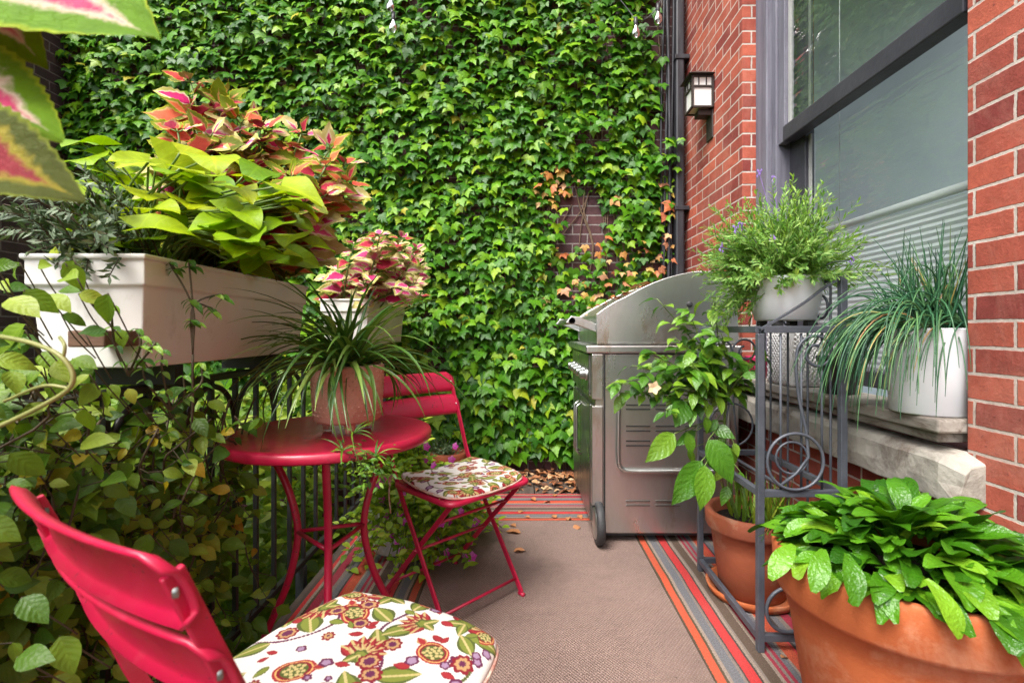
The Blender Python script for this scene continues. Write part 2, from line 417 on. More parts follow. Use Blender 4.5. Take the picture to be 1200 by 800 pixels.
def rug_mats():
    # plain brown ribbed centre
    m, nt, out = new_mat('brown_woven_rug')
    N = NT(nt)
    pos = N.pos()
    sep = nt.nodes.new('ShaderNodeSeparateXYZ')
    N.l(pos, sep.inputs[0])
    n1 = N.noise(2.0, 5, 0.6, pos)
    n2 = N.noise(260, 3, 0.6, pos)
    c = N.mix(N.ramp(n1, [(0.3, 0), (0.7, 1)]), (0.31, 0.212, 0.178), (0.24, 0.166, 0.14))
    wx = N.math('SINE', N.math('ADD', N.math('MULTIPLY', sep.outputs[0], 2 * PI / 0.011), N.math('MULTIPLY', n2, 2.0)))
    wy = N.math('SINE', N.math('ADD', N.math('MULTIPLY', sep.outputs[1], 2 * PI / 0.014), N.math('MULTIPLY', n2, 2.0)))
    w = N.math('MULTIPLY', wx, wy)
    c = N.mix(N.ramp(w, [(0.0, 0.0), (1.0, 0.75)]), c, (0.42, 0.33, 0.29))
    c = N.mix(N.ramp(n2, [(0.3, 0.5), (0.6, 0.0)]), c, (0.10, 0.06, 0.055))
    c = N.mix(N.ramp(N.noise(5.5, 6, 0.75, pos, 0.8), [(0.5, 0.0), (0.72, 0.45)]), c, (0.16, 0.11, 0.095))
    c = N.mix(N.ramp(N.noise(90, 2, 0.5, pos), [(0.72, 0.0), (0.76, 0.7)]), c, (0.06, 0.045, 0.03))
    nb = N.bump(N.math('ADD', w, n2), 0.7, 0.004)
    N.l(N.bsdf(c, 0.95, 0, nb, 0.15), out.inputs[0])
    M['rug'] = m
    # striped border: distance outward from the centre field, mitred at the corners
    m, nt, out = new_mat('striped_woven_border')
    N = NT(nt)
    pos = N.pos()
    sep = nt.nodes.new('ShaderNodeSeparateXYZ')
    N.l(pos, sep.inputs[0])
    n2 = N.noise(240, 3, 0.6, pos)
    j = N.math('ADD', N.math('MULTIPLY', N.math('SUBTRACT', n2, 0.5), 0.009), N.math('MULTIPLY', N.math('SUBTRACT', N.noise(2.4, 2, 0.5, pos), 0.5), 0.022))
    dx = N.math('SUBTRACT', N.math('ABSOLUTE', N.math('SUBTRACT', sep.outputs[0], 0.086)), 0.47)
    dy = N.math('SUBTRACT', sep.outputs[1], 2.62)
    d = N.math('ADD', N.math('MAXIMUM', dx, dy), j)
    t = N.math('DIVIDE', d, 0.43)
    org, red, crim = (0.62, 0.085, 0.030), (0.62, 0.022, 0.028), (0.38, 0.010, 0.05)
    grey, slate, beige, brown, olive, dk = (0.24, 0.20, 0.175), (0.15, 0.16, 0.185), (0.34, 0.27, 0.215), (0.095, 0.062, 0.042), (0.07, 0.05, 0.022), (0.04, 0.027, 0.027)
    st = [(0.0, olive), (0.02, org), (0.085, olive), (0.105, beige), (0.13, slate), (0.20, grey), (0.225, dk), (0.235, red), (0.315, dk), (0.33, beige),
          (0.355, grey), (0.37, brown), (0.45, beige), (0.48, crim), (0.505, grey), (0.53, crim), (0.555, slate), (0.60, beige), (0.62, org), (0.70, red), (0.72, dk),
          (0.74, slate), (0.79, grey), (0.83, crim), (0.91, olive), (0.93, beige), (0.96, red)]
    c = N.ramp(t, st[:16], 'CONSTANT')
    t2 = N.ramp(t, [(0, st[15][1])] + st[16:], 'CONSTANT')
    c = N.mix(N.math('GREATER_THAN', t, 0.555), c, t2)
    c = N.mix(N.ramp(n2, [(0.35, 0.55), (0.62, 0.0)]), c, (0.09, 0.07, 0.06))
    c = N.mix(N.ramp(n2, [(0.5, 0.0), (0.75, 0.18)]), c, (0.5, 0.42, 0.36))
    n1 = N.noise(3.0, 4, 0.6, pos)
    c = N.mix(N.ramp(n1, [(0.4, 0.0), (0.75, 0.2)]), c, (0.17, 0.13, 0.11))
    nb = N.bump(n2, 0.8, 0.006)
    N.l(N.bsdf(c, 0.95, 0, nb, 0.15), out.inputs[0])
    M['stripes'] = m


rug_mats()


def print_mat():
    m, nt, out = new_mat('floral_cotton_print')
    N = NT(nt)
    at = nt.nodes.new('ShaderNodeAttribute')
    at.attribute_name = 'print'
    o = N.coord('Object')
    wv = N.noise(700, 2, 0.5, o)
    nb = N.bump(N.math('ADD', wv, N.math('MULTIPLY', N.noise(14, 3, 0.5, o), 2.0)), 0.35, 0.004)
    c = N.mix(0.25, at.outputs[0], N.ramp(wv, [(0.3, 0.4), (0.7, 0.6)]), 'OVERLAY')
    N.l(N.bsdf(c, 0.85, 0, nb, 0.2), out.inputs[0])
    return m


M['print'] = print_mat()
M['piping'] = surf_mat('cotton_piping', (0.60, 0.52, 0.42), (0.48, 0.16, 0.12), 40, 0.85)


# ------------------------------------------------------------------ mesh builder
class MB:
    def __init__(self):
        self.v, self.f, self.uv = [], [], []

    def add(self, verts, faces, uvs=None):
        b = len(self.v)
        self.v.extend(verts)
        self.f.extend([tuple(i + b for i in f) for f in faces])
        self.uv.extend(uvs if uvs else [(0.5, 0.5)] * len(verts))

    def box(self, c, s, rot=None):
        hx, hy, hz = s[0] / 2, s[1] / 2, s[2] / 2
        vs = [V((x, y, z)) for x in (-hx, hx) for y in (-hy, hy) for z in (-hz, hz)]
        if rot is not None:
            vs = [rot @ v for v in vs]
        c = V(c)
        self.add([v + c for v in vs], [(0, 1, 3, 2), (4, 6, 7, 5), (0, 4, 5, 1), (2, 3, 7, 6), (0, 2, 6, 4), (1, 5, 7, 3)])

    def box2(self, a, b):
        a, b = V(a), V(b)
        self.box((a + b) / 2, (abs(b.x - a.x), abs(b.y - a.y), abs(b.z - a.z)))

    def tube(self, pts, r, n=8, cap=True, closed=False):
        pts = [V(p) for p in pts]
        k = len(pts)
        rs = r if isinstance(r, (list, tuple)) else [r] * k
        up = None
        vs, fs = [], []
        for i, p in enumerate(pts):
            if closed:
                t = (pts[(i + 1) % k] - pts[i - 1])
            else:
                t = pts[min(i + 1, k - 1)] - pts[max(i - 1, 0)]
            if t.length < 1e-9:
                t = V((0, 0, 1))
            t.normalize()
            if up is None:
                a = V((0, 0, 1)) if abs(t.z) < 0.9 else V((1, 0, 0))
                up = (a - t * a.dot(t)).normalized()
            else:
                up = (up - t * up.dot(t))
                if up.length < 1e-6:
                    up = t.orthogonal()
                up.normalize()
            s = t.cross(up)
            for j in range(n):
                a = 2 * PI * j / n
                vs.append(p + (up * math.cos(a) + s * math.sin(a)) * rs[i])
        m = k if closed else k - 1
        for i in range(m):
            for j in range(n):
                a, b = i * n + j, i * n + (j + 1) % n
                c, d = ((i + 1) % k) * n + (j + 1) % n, ((i + 1) % k) * n + j
                fs.append((a, b, c, d))
        if cap and not closed:
            fs.append(tuple(range(n - 1, -1, -1)))
            fs.append(tuple((k - 1) * n + j for j in range(n)))
        self.add(vs, fs, [(0.5, 0.3)] * len(vs))

    def bar(self, pts, w, th, side):
        """flat bar along pts: w wide along 'side', th thick"""
        pts = [V(p) for p in pts]
        k = len(pts)
        vs, fs = [], []
        side = V(side).normalized()
        for i, p in enumerate(pts):
            t = (pts[min(i + 1, k - 1)] - pts[max(i - 1, 0)]).normalized()
            s = (side - t * side.dot(t)).normalized()
            nn = t.cross(s)
            for a, b in ((-1, -1), (1, -1), (1, 1), (-1, 1)):
                vs.append(p + s * (a * w / 2) + nn * (b * th / 2))
        for i in range(k - 1):
            for j in range(4):
                fs.append((i * 4 + j, i * 4 + (j + 1) % 4, (i + 1) * 4 + (j + 1) % 4, (i + 1) * 4 + j))
        fs.append((3, 2, 1, 0))
        fs.append(tuple((k - 1) * 4 + j for j in range(4)))
        self.add(vs, fs)

    def lathe(self, prof, c=(0, 0, 0), n=40, cap0=True, cap1=False, axis='z'):
        c = V(c)
        vs, fs = [], []
        for (r, z) in prof:
            for j in range(n):
                a = 2 * PI * j / n
                if axis == 'z':
                    vs.append(c + V((r * math.cos(a), r * math.sin(a), z)))
                elif axis == 'x':
                    vs.append(c + V((z, r * math.cos(a), r * math.sin(a))))
                else:
                    vs.append(c + V((r * math.sin(a), z, r * math.cos(a))))
        for i in range(len(prof) - 1):
            for j in range(n):
                fs.append((i * n + j, i * n + (j + 1) % n, (i + 1) * n + (j + 1) % n, (i + 1) * n + j))
        if cap0:
            fs.append(tuple(range(n - 1, -1, -1)))
        if cap1:
            b = (len(prof) - 1) * n
            fs.append(tuple(b + j for j in range(n)))
        self.add(vs, fs)

    def prism(self, poly, y0, y1, axis='y'):
        """poly in (x, z) pushed from y0 to y1"""
        n = len(poly)
        vs = [V((x, y0, z)) for x, z in poly] + [V((x, y1, z)) for x, z in poly]
        fs = [tuple(range(n)), tuple(range(2 * n - 1, n - 1, -1))]
        for i in range(n):
            fs.append((i, n + i, n + (i + 1) % n, (i + 1) % n))
        self.add(vs, fs)

    def leaf(self, p, d, n, L, W, prof, bend=0.5, fold=0.2, nv=5, cols=3, wav=0.0, back=0.0, twist=0.0, ser=0.0):
        d = V(d).normalized()
        n = V(n)
        side = d.cross(n)
        if side.length < 1e-4:
            side = d.orthogonal()
        side.normalize()
        n = side.cross(d).normalized()
        if twist:
            q = Matrix.Rotation(twist, 3, d)
            side = q @ side
            n = q @ n
        c = V(p)
        vs, uvs, fs = [], [], []
        ph = random.random() * 6.28
        cf, sf = math.cos(fold), math.sin(fold)
        hc = (cols - 1) / 2
        for i in range(nv + 1):
            t = i / nv
            a = bend * t
            nn = n * math.cos(a) + d * math.sin(a)
            dd = d * math.cos(a) - n * math.sin(a)
            w = W * 0.5 * prof(t)
            if ser and 0 < i < nv:
                w *= 1 + (ser if i % 2 else -ser)
            for j in range(cols):
                s = (j - hc) / hc
                q = c + side * (s * w * cf) + nn * (abs(s) * w * sf)
                if back:
                    q = q - dd * (back * L * abs(s) * (1 - t) ** 3)
                if wav:
                    q = q + nn * (wav * L * math.sin(t * 9 + ph + s * 1.7) * abs(s))
                vs.append(q)
                uvs.append((0.5 + 0.5 * s, t))
            c = c + dd * (L / nv)
        for i in range(nv):
            for j in range(cols - 1):
                a = i * cols + j
                fs.append((a, a + 1, a + cols + 1, a + cols))
        self.add(vs, fs, uvs)

    def build(self, name, mat, parent=None, base=(0, 0, 0), smooth=True, bevel=0.0, subsurf=0, local=False):
        base = V(base)
        me = bpy.data.meshes.new(name)
        me.from_pydata([tuple(v - base) for v in self.v], [], self.f)
        uvl = me.uv_layers.new(name='UVMap')
        idx = np.empty(len(me.loops), dtype=np.int32)
        me.loops.foreach_get('vertex_index', idx)
        uv = np.array(self.uv, dtype=np.float32)[idx]
        uvl.data.foreach_set('uv', uv.ravel())
        if smooth:
            me.polygons.foreach_set('use_smooth', [True] * len(me.polygons))
        me.materials.append(mat)
        me.update()
        o = bpy.data.objects.new(name, me)
        COL.objects.link(o)
        if parent is not None:
            o.parent = parent
        elif base.length > 0:
            o.location = base
        if bevel:
            b = o.modifiers.new('Bevel', 'BEVEL')
            b.width = bevel
            b.segments = 2
            b.limit_method = 'ANGLE'
            b.angle_limit = R(40)
            b.harden_normals = False
        if subsurf:
            s = o.modifiers.new('Subsurf', 'SUBSURF')
            s.levels = s.render_levels = subsurf
        return o


def thing(name, label, cat, loc=(0, 0, 0), rz=0.0, group=None):
    o = bpy.data.objects.new(name, None)
    o.empty_display_size = 0.1
    COL.objects.link(o)
    o.location = loc
    o.rotation_euler = (0, 0, rz)
    o['label'] = label
    o['category'] = cat
    if group:
        o['group'] = group
    return o


def tag(o, label, cat, group=None, kind=None):
    o['label'] = label
    o['category'] = cat
    if group:
        o['group'] = group
    if kind:
        o['kind'] = kind
    return o


def copy_tree(o, parent=None):
    c = o.copy()
    COL.objects.link(c)
    c.parent = parent
    for ch in list(o.children):
        copy_tree(ch, c)
    return c


def structure(o):
    o['kind'] = 'structure'
    return o


def rnd(a, b):
    return a + (b - a) * random.random()


def rv(s=1.0):
    return V((rnd(-s, s), rnd(-s, s), rnd(-s, s)))


def bez(p0, p1, p2, p3, n=12):
    p0, p1, p2, p3 = V(p0), V(p1), V(p2), V(p3)
    return [p0 * (1 - t) ** 3 + p1 * 3 * t * (1 - t) ** 2 + p2 * 3 * t * t * (1 - t) + p3 * t ** 3 for t in [i / n for i in range(n + 1)]]


def catmull(pts, n=6):
    pts = [V(p) for p in pts]
    e = [pts[0] * 2 - pts[1]] + pts + [pts[-1] * 2 - pts[-2]]
    out = []
    for i in range(1, len(e) - 2):
        a, b, c, d = e[i - 1], e[i], e[i + 1], e[i + 2]
        for k in range(n):
            t = k / n
            out.append(0.5 * ((2 * b) + (c - a) * t + (2 * a - 5 * b + 4 * c - d) * t * t + (3 * b - a - 3 * c + d) * t ** 3))
    out.append(pts[-1])
    return out


ovate = lambda t: max(0.03, math.sin(PI * min(1, max(0, t)) ** 0.72))
broad = lambda t: max(0.03, math.sin(PI * t ** 0.58) ** 0.85)
lance = lambda t: max(0.04, math.sin(PI * t ** 0.85))
spoon = lambda t: 0.22 + 0.78 * math.sin(PI * min(1, t * 1.02) ** 1.25) ** 0.8 if t < 0.97 else 0.25
strap = lambda t: max(0.06, min(1, 0.55 + t * 1.6) * (1 - t ** 3.2))
heart = lambda t: max(0.02, (0.74 + 0.9 * t) if t < 0.28 else ((1 - t) / 0.72) ** 0.72 * 0.99)

# ------------------------------------------------------------------ world, camera, sun
w = bpy.data.worlds.new('World')
scene.world = w
w.use_nodes = True
nt = w.node_tree
nt.nodes.clear()
N = NT(nt)
sky = nt.nodes.new('ShaderNodeTexSky')
sky.sky_type = 'NISHITA'
sky.sun_disc = False
SUN_EL, SUN_AZ = R(57), R(214)        # azimuth clockwise from +Y
sky.sun_elevation = SUN_EL
sky.sun_rotation = SUN_AZ
sky.dust_density = 4.0
sky.air_density = 1.0
hs = nt.nodes.new('ShaderNodeHueSaturation')
hs.inputs['Saturation'].default_value = 0.35
N.l(sky.outputs[0], hs.inputs['Color'])
bg = nt.nodes.new('ShaderNodeBackground')
bg.inputs['Strength'].default_value = 0.15
N.l(hs.outputs[0], bg.inputs['Color'])
wo = nt.nodes.new('ShaderNodeOutputWorld')
N.l(bg.outputs[0], wo.inputs[0])

sun_dir = V((math.sin(SUN_AZ) * math.cos(SUN_EL), math.cos(SUN_AZ) * math.cos(SUN_EL), math.sin(SUN_EL)))
sl = bpy.data.lights.new('sun', 'SUN')
sl.energy = 1.3
sl.angle = R(24)
sl.color = (1.0, 0.95, 0.87)
so = bpy.data.objects.new('sun', sl)
so.rotation_euler = sun_dir.to_track_quat('Z', 'Y').to_euler()
so.location = (0, -3, 6)
COL.objects.link(so)

cam = bpy.data.cameras.new('camera')
cam.sensor_width = 36
cam.lens = F / 1200 * 36
cam.shift_x = -11 / 1200
cam.shift_y = -14 / 1200
cam.clip_start = 0.02
cam.clip_end = 500
cam.dof.use_dof = True
cam.dof.focus_distance = 1.9
cam.dof.aperture_fstop = 5.6
co = bpy.data.objects.new('camera', cam)
co.location = (0, 0, H)
co.rotation_euler = (R(90), 0, 0)
COL.objects.link(co)
scene.camera = co

scene.view_settings.view_transform = 'Standard'
scene.view_settings.look = 'None'
scene.view_settings.exposure = 1.6
scene.view_settings.gamma = 1.0
scene.cycles.use_denoising = True
scene.cycles.max_bounces = 8
scene.cycles.transparent_max_bounces = 12
scene.cycles.caustics_reflective = False
scene.cycles.caustics_refractive = False

WX = 1.17       # face of the house wall
WY = 3.55       # face of the ivy-clad wall

# ------------------------------------------------------------------ setting: ground, deck
b = MB()
S_ = 120
b.add([V((-S_, -S_, -1.25)), V((S_, -S_, -1.25)), V((S_, S_, -1.25)), V((-S_, S_, -1.25))], [(0, 1, 2, 3)])
structure(b.build('ground', M['ground'], smooth=False))
b = MB()
x = -0.86
while x < 1.16:
    wd = 0.135
    x1 = min(x + wd, 1.165)
    b.box2((x, -1.6, -0.04), (x1 - 0.005, WY - 0.005, -0.004 - 0.001 * random.random()))
    x += wd
b.box2((-0.86, -1.6, -0.24), (-0.80, WY - 0.005, -0.042))
structure(b.build('deck', M['deck'], smooth=False, bevel=0.003))

# rug: brown field and striped border
rug = thing('striped_rug', 'brown woven outdoor rug with striped red and grey border on the deck', 'rug', (0.086, 1.0, 0))


def sheet(x0, y0, x1, y1, z, nx=1, ny=1, wob=0.0):
    mb = MB()
    vs = [V((x0 + (x1 - x0) * i / nx, y0 + (y1 - y0) * j / ny, z + wob * mnoise.noise(V((i * .7, j * .7, 3.1))))) for j in range(ny + 1) for i in range(nx + 1)]
    mb.add(vs, [(j * (nx + 1) + i, j * (nx + 1) + i + 1, (j + 1) * (nx + 1) + i + 1, (j + 1) * (nx + 1) + i) for j in range(ny) for i in range(nx)])
    return mb


b = MB()
b.box2((-0.384, -1.2, 0.0), (0.556, 2.62, 0.009))
b.build('field', M['rug'], rug, rug.location, smooth=False)
b = MB()
b.box2((-0.814, -1.2, 0.0), (-0.387, 3.05, 0.008))
b.box2((0.559, -1.2, 0.0), (0.986, 3.05, 0.008))
b.box2((-0.386, 2.623, 0.0), (0.558, 3.05, 0.008))
b.build('border', M['stripes'], rug, rug.location, smooth=False)

# ------------------------------------------------------------------ walls
b = MB()
b.box2((-3.45, WY, -1.25), (3.4, WY + 0.3, 5.6))
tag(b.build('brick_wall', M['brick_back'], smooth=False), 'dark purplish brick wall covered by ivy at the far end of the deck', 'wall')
b = MB()
b.box2((-3.6, -2.5, -1.25), (-3.25, WY - 0.003, 3.15))
b.box2((-3.65, -2.5, 3.153), (-3.20, WY - 0.003, 3.23))
tag(b.build('garden_wall', M['brick_left'], smooth=False), 'dark wall at far left, seen between the broad coleus leaves', 'wall')

house = thing('brick_house', 'red brick house front with a grey sash window along the right side', 'house', (WX, 1.9, 0))
hb = house.location
b = MB()
WT = 1.55
b.box2((WX, -2.6, -1.25), (WT, 1.30, 5.6))
b.box2((WX, 2.62, -1.25), (WT, WY - 0.002, 5.6))
b.box2((WX, 1.302, -1.25), (WT, 2.618, 0.69))
b.box2((WX, 1.302, 3.15), (WT, 2.618, 5.6))
b.build('wall', M['brick_house'], house, hb, smooth=False, bevel=0.004)
# window
b = MB()
ZT = 3.148
b.box2((1.238, 2.50, 0.785), (1.45, 2.617, ZT))
b.box2((1.262, 2.455, 0.785), (1.45, 2.498, ZT))
b.box2((1.238, 1.303, 0.785), (1.45, 1.36, ZT))
b.box2((1.238, 1.362, ZT - 0.09), (1.45, 2.453, ZT))
win = b.build('window', M['casing'], house, hb, smooth=False, bevel=0.005)
b = MB()   # upper (outer) sash
b.box2((1.272, 2.395, 1.93), (1.312, 2.453, ZT - 0.093))
b.box2((1.272, 1.362, 1.93), (1.312, 1.41, ZT - 0.093))
b.box2((1.272, 1.412, ZT - 0.15), (1.312, 2.393, ZT - 0.093))
b.build('sash', M['casing'], win, hb, smooth=False, bevel=0.004)
b = MB()   # meeting rail
b.box2((1.262, 1.412, 1.925), (1.325, 2.393, 2.0))
b.build('meeting_rail', M['casing_dark'], win, hb, smooth=False, bevel=0.005)
b = MB()   # glazing putty
b.box2((1.290, 2.372, 2.003), (1.306, 2.393, ZT - 0.153))
b.box2((1.318, 2.262, 2.003), (1.324, 2.272, ZT - 0.153))
b.build('glazing_bead', M['sash_pale'], win, hb, smooth=False)
b = MB()   # lower (inner) sash
b.box2((1.330, 2.32, 0.80), (1.375, 2.453, 1.96))
b.box2((1.330, 1.362, 0.80), (1.375, 1.42, 1.96))
b.box2((1.330, 1.422, 0.80), (1.375, 2.318, 0.86))
b.build('sash', M['casing_dark'], win, hb, smooth=False, bevel=0.004)
b = MB()
b.box2((1.345, 2.300, 0.862), (1.352, 2.318, 1.93))
b.build('glazing_bead', M['sash_pale'], win, hb, smooth=False)
b = MB()
b.add([V((1.296, 1.40, 1.99)), V((1.296, 2.40, 1.99)), V((1.296, 2.40, ZT - 0.1)), V((1.296, 1.40, ZT - 0.1))], [(3, 2, 1, 0)])
b.build('pane', M['glass'], win, hb, smooth=False)
b = MB()
b.add([V((1.356, 1.41, 0.85)), V((1.356, 2.33, 0.85)), V((1.356, 2.33, 1.95)), V((1.356, 1.41, 1.95))], [(3, 2, 1, 0)])
b.build('pane', M['glass'], win, hb, smooth=False)
# pleated shade behind the lower sash
b = MB()
zs, k = 0.81, 0
prof = []
while zs < 1.462:
    prof.append((1.409 if k % 2 else 1.4145, zs))
    zs += 0.0115
    k += 1
vs, fs = [], []
for (xx, zz) in prof:
    vs += [V((xx, 1.40, zz)), V((xx, 2.44, zz))]
for i in range(len(prof) - 1):
    fs.append((2 * i, 2 * i + 1, 2 * i + 3, 2 * i + 2))
b.add(vs, fs)
b.build('shade', M['shade'], win, hb, smooth=False)
b = MB()
b.tube([V((1.41, 1.40, 1.475)), V((1.41, 2.44, 1.475))], 0.016, 12)
b.build('shade_rail', M['shade'], win, hb)
b = MB()
b.tube([V((1.395, 2.17, 1.475)), V((1.395, 2.17, 3.0))], 0.0018, 6)
b.build('shade_cord', M['shade'], win, hb)
# the room behind
b = MB()
b.box2((1.56, -0.5, 0.2), (1.57, 1.1, 3.6))
b.box2((1.56, 2.8, 0.2), (1.57, 3.5, 3.6))
b.box2((3.3, -0.5, 0.2), (3.35, 3.55, 0.8))       # unseen far wall, opening added so skylight brightens the room
b.box2((3.3, -0.5, 0.8), (3.35, 0.0, 3.6))
b.box2((1.56, 3.5, 0.2), (3.298, 3.545, 3.6))
b.box2((1.56, -0.55, 0.2), (3.298, -0.502, 3.6))
b.box2((1.56, -0.55, 3.602), (3.35, 3.545, 3.65))
b.box2((1.56, -0.55, 0.15), (3.35, 3.545, 0.198))
b.build('interior', M['room'], house, hb, smooth=False)
# wooden sill over the stone sill
b = MB()
b.box2((1.10, 1.305, 0.745), (1.30, 2.615, 0.782))
b.box2((1.118, 1.33, 0.716), (1.30, 2.61, 0.743))
ws = b.build('sill', M['old_wood'], house, hb, smooth=False, bevel=0.006)
b = MB()
npt = 26
for i in range(npt):
    y0 = 1.245 + (2.74 - 1.245) * i / npt
    y1 = 1.245 + (2.74 - 1.245) * (i + 1) / npt
vs, fs = [], []
ring = [(1.098, 0.572), (1.095, 0.62), (1.098, 0.672), (1.112, 0.69), (1.175, 0.7), (1.175, 0.572)]
for i in range(npt + 1):
    yy = 1.245 + (2.74 - 1.245) * i / npt
    for (xx, zz) in ring:
        e = mnoise.noise(V((yy * 9, xx * 30, zz * 30)))
        ex = 0.006 * e + (0.02 if (i == 0 and zz > 0.6) else 0)
        vs.append(V((xx + (ex if xx < 1.17 else 0), yy + (0.012 * e if i == 0 else 0), zz + 0.004 * e - (0.02 if (i == 0 and zz > 0.65) else 0))))
k = len(ring)
for i in range(npt):
    for j in range(k):
        fs.append((i * k + j, (i + 1) * k + j, (i + 1) * k + (j + 1) % k, i * k + (j + 1) % k))
fs.append(tuple(range(k)))
fs.append(tuple(npt * k + j for j in range(k - 1, -1, -1)))
b.add(vs, fs)
b.build('stone_sill', M['stone'], house, hb, smooth=False, bevel=0.004)

# ------------------------------------------------------------------ pipes and cables in the corner
pp = thing('downspout', 'black downspout in the corner between the ivy wall and the red brick', 'pipe', (1.085, 3.48, 0))
b = MB()
b.box2((1.075, 3.44, 0.0), (1.135, 3.52, 5.5))
b.build('pipe', M['pipe'], pp, pp.location, smooth=False, bevel=0.012)
for zz in (0.7, 1.85, 2.9):
    b = MB()
    b.box2((1.068, 3.432, zz), (1.167, 3.526, zz + 0.03))
    b.build('bracket', M['pipe'], pp, pp.location, smooth=False, bevel=0.003)
cb = MB()
for k in range(5):
    x0 = 1.00 + k * 0.016
    pts = []
    for i in range(28):
        zz = 5.4 - i * 0.2
        if zz < 0.4:
            break
        pts.append(V((x0 + 0.012 * math.sin(zz * 2.1 + k * 1.7), 3.50 - 0.012 * (k % 3) + 0.006 * math.sin(zz * 3 + k), zz)))
    cb.tube(catmull(pts, 2), 0.009 if k != 2 else 0.013, 7)
tag(cb.build('cable_bundle', M['pipe']), 'bundle of black cables running down beside the black downspout', 'cables')

# ------------------------------------------------------------------ wall lantern
lx, ly, lz = 1.082, 3.06, 2.345
lt = thing('wall_lantern', 'square bronze wall lantern with frosted panes on the red brick', 'wall lamp', (lx, ly, lz))
s = 0.074
b = MB()
for sx in (-1, 1):
    for sy in (-1, 1):
        b.box((lx + sx * s, ly + sy * s, lz + 0.115), (0.016, 0.016, 0.23))
for zz in (0.0, 0.15, 0.225):
    for sx in (-1, 1):
        b.box((lx + sx * s, ly, lz + zz), (0.0158, 2 * s, 0.012))
        b.box((lx, ly + sx * s, lz + zz), (2 * s, 0.0158, 0.012))
for sx in (-1, 1):
    for o_ in (-0.028, 0.028):
        b.box((lx + sx * s, ly + o_, lz + 0.188), (0.008, 0.008, 0.07))
        b.box((lx + o_, ly + sx * s, lz + 0.188), (0.008, 0.008, 0.07))
b.build('frame', M['lamp_metal'], lt, lt.location, smooth=False)
b = MB()
b.box((lx, ly, lz + 0.115), (2 * s - 0.006, 2 * s - 0.006, 0.222))
b.build('pane', M['frosted'], lt, lt.location, smooth=False)
b = MB()
rr = 0.112
b.add([V((lx - rr, ly - rr, lz + 0.234)), V((lx + rr - 0.03, ly - rr, lz + 0.234)), V((lx + rr - 0.03, ly + rr, lz + 0.234)), V((lx - rr, ly + rr, lz + 0.234)),
       V((lx - 0.03, ly - 0.03, lz + 0.285)), V((lx + 0.03, ly - 0.03, lz + 0.285)), V((lx + 0.03, ly + 0.03, lz + 0.285)), V((lx - 0.03, ly + 0.03, lz + 0.285))],
      [(3, 2, 1, 0), (0, 1, 5, 4), (1, 2, 6, 5), (2, 3, 7, 6), (3, 0, 4, 7), (4, 5, 6, 7)])
b.build('roof', M['lamp_metal'], lt, lt.location, smooth=False, bevel=0.003)
b = MB()
b.box2((lx - 0.02, ly - 0.045, lz - 0.05), (WX + 0.0, ly + 0.045, lz - 0.007))
b.box2((WX - 0.012, ly - 0.06, lz - 0.22), (WX - 0.0005, ly + 0.06, lz + 0.20))
b.build('bracket', M['lamp_metal'], lt, lt.location, smooth=False, bevel=0.004)

lt.scale = (0.82, 0.82, 0.82)
lt.location = (WX - 0.82 * (WX - lx), ly, lz + 0.025)
# ------------------------------------------------------------------ string light bulbs against the ivy
wire = MB()


def string_light(label, pts, bulbs):
    t = thing('string_light', label, 'string light', pts[0], 0, 'string lights on the ivy wall')
    w_ = MB()
    w_.tube(catmull(pts, 5), 0.0035, 6)
    w_.build('wire', M['pipe'], t, t.location)
    for p in bulbs:
        g = MB()
        g.lathe([(0.011, 0.0), (0.012, -0.02), (0.024, -0.04), (0.031, -0.062), (0.028, -0.085), (0.015, -0.10), (0.002, -0.105)], p, 14)
        bo = g.build('bulb', M['bulb'], t, t.location)
        g = MB()
        g.lathe([(0.002, 0.045), (0.013, 0.042), (0.014, 0.0), (0.012, -0.012)], p, 12)
        g.build('socket', M['pipe'], bo, t.location)


p1, p2 = P(458, -2, 3.3), P(461, 22, 3.3)
string_light('pair of clear bulbs hanging one above the other over the ivy, top middle', [p1 + V((0.1, 0.1, 0.6)), p1 + V((0.05, 0.05, 0.25)), p1 + V((0, 0, 0.02)), p2 + V((0, 0.02, 0.02))], [p1, p2])
p1, p2 = P(745, 28, 3.35), P(771, 12, 3.38)
string_light('two clear bulbs on a sagging wire at the top right corner of the ivy', [p1 + V((-0.3, 0.1, 0.5)), p1 + V((-0.05, 0.03, 0.12)), p1 + V((0, 0, 0.03)), (p1 + p2) / 2 + V((0, 0.02, 0.0)), p2 + V((0, 0, 0.03)), p2 + V((0.12, 0.05, 0.3))], [p1, p2])

# ------------------------------------------------------------------ ivy
IVY = [(0, 0), (-0.15, 0.12), (-0.34, 0.12), (-0.52, -0.08), (-0.70, -0.42), (-0.42, -0.38), (-0.30, -0.50), (-0.16, -0.70), (0, -1.0),
       (0.16, -0.70), (0.30, -0.50), (0.42, -0.38), (0.70, -0.42), (0.52, -0.08), (0.34, 0.12), (0.15, 0.12)]


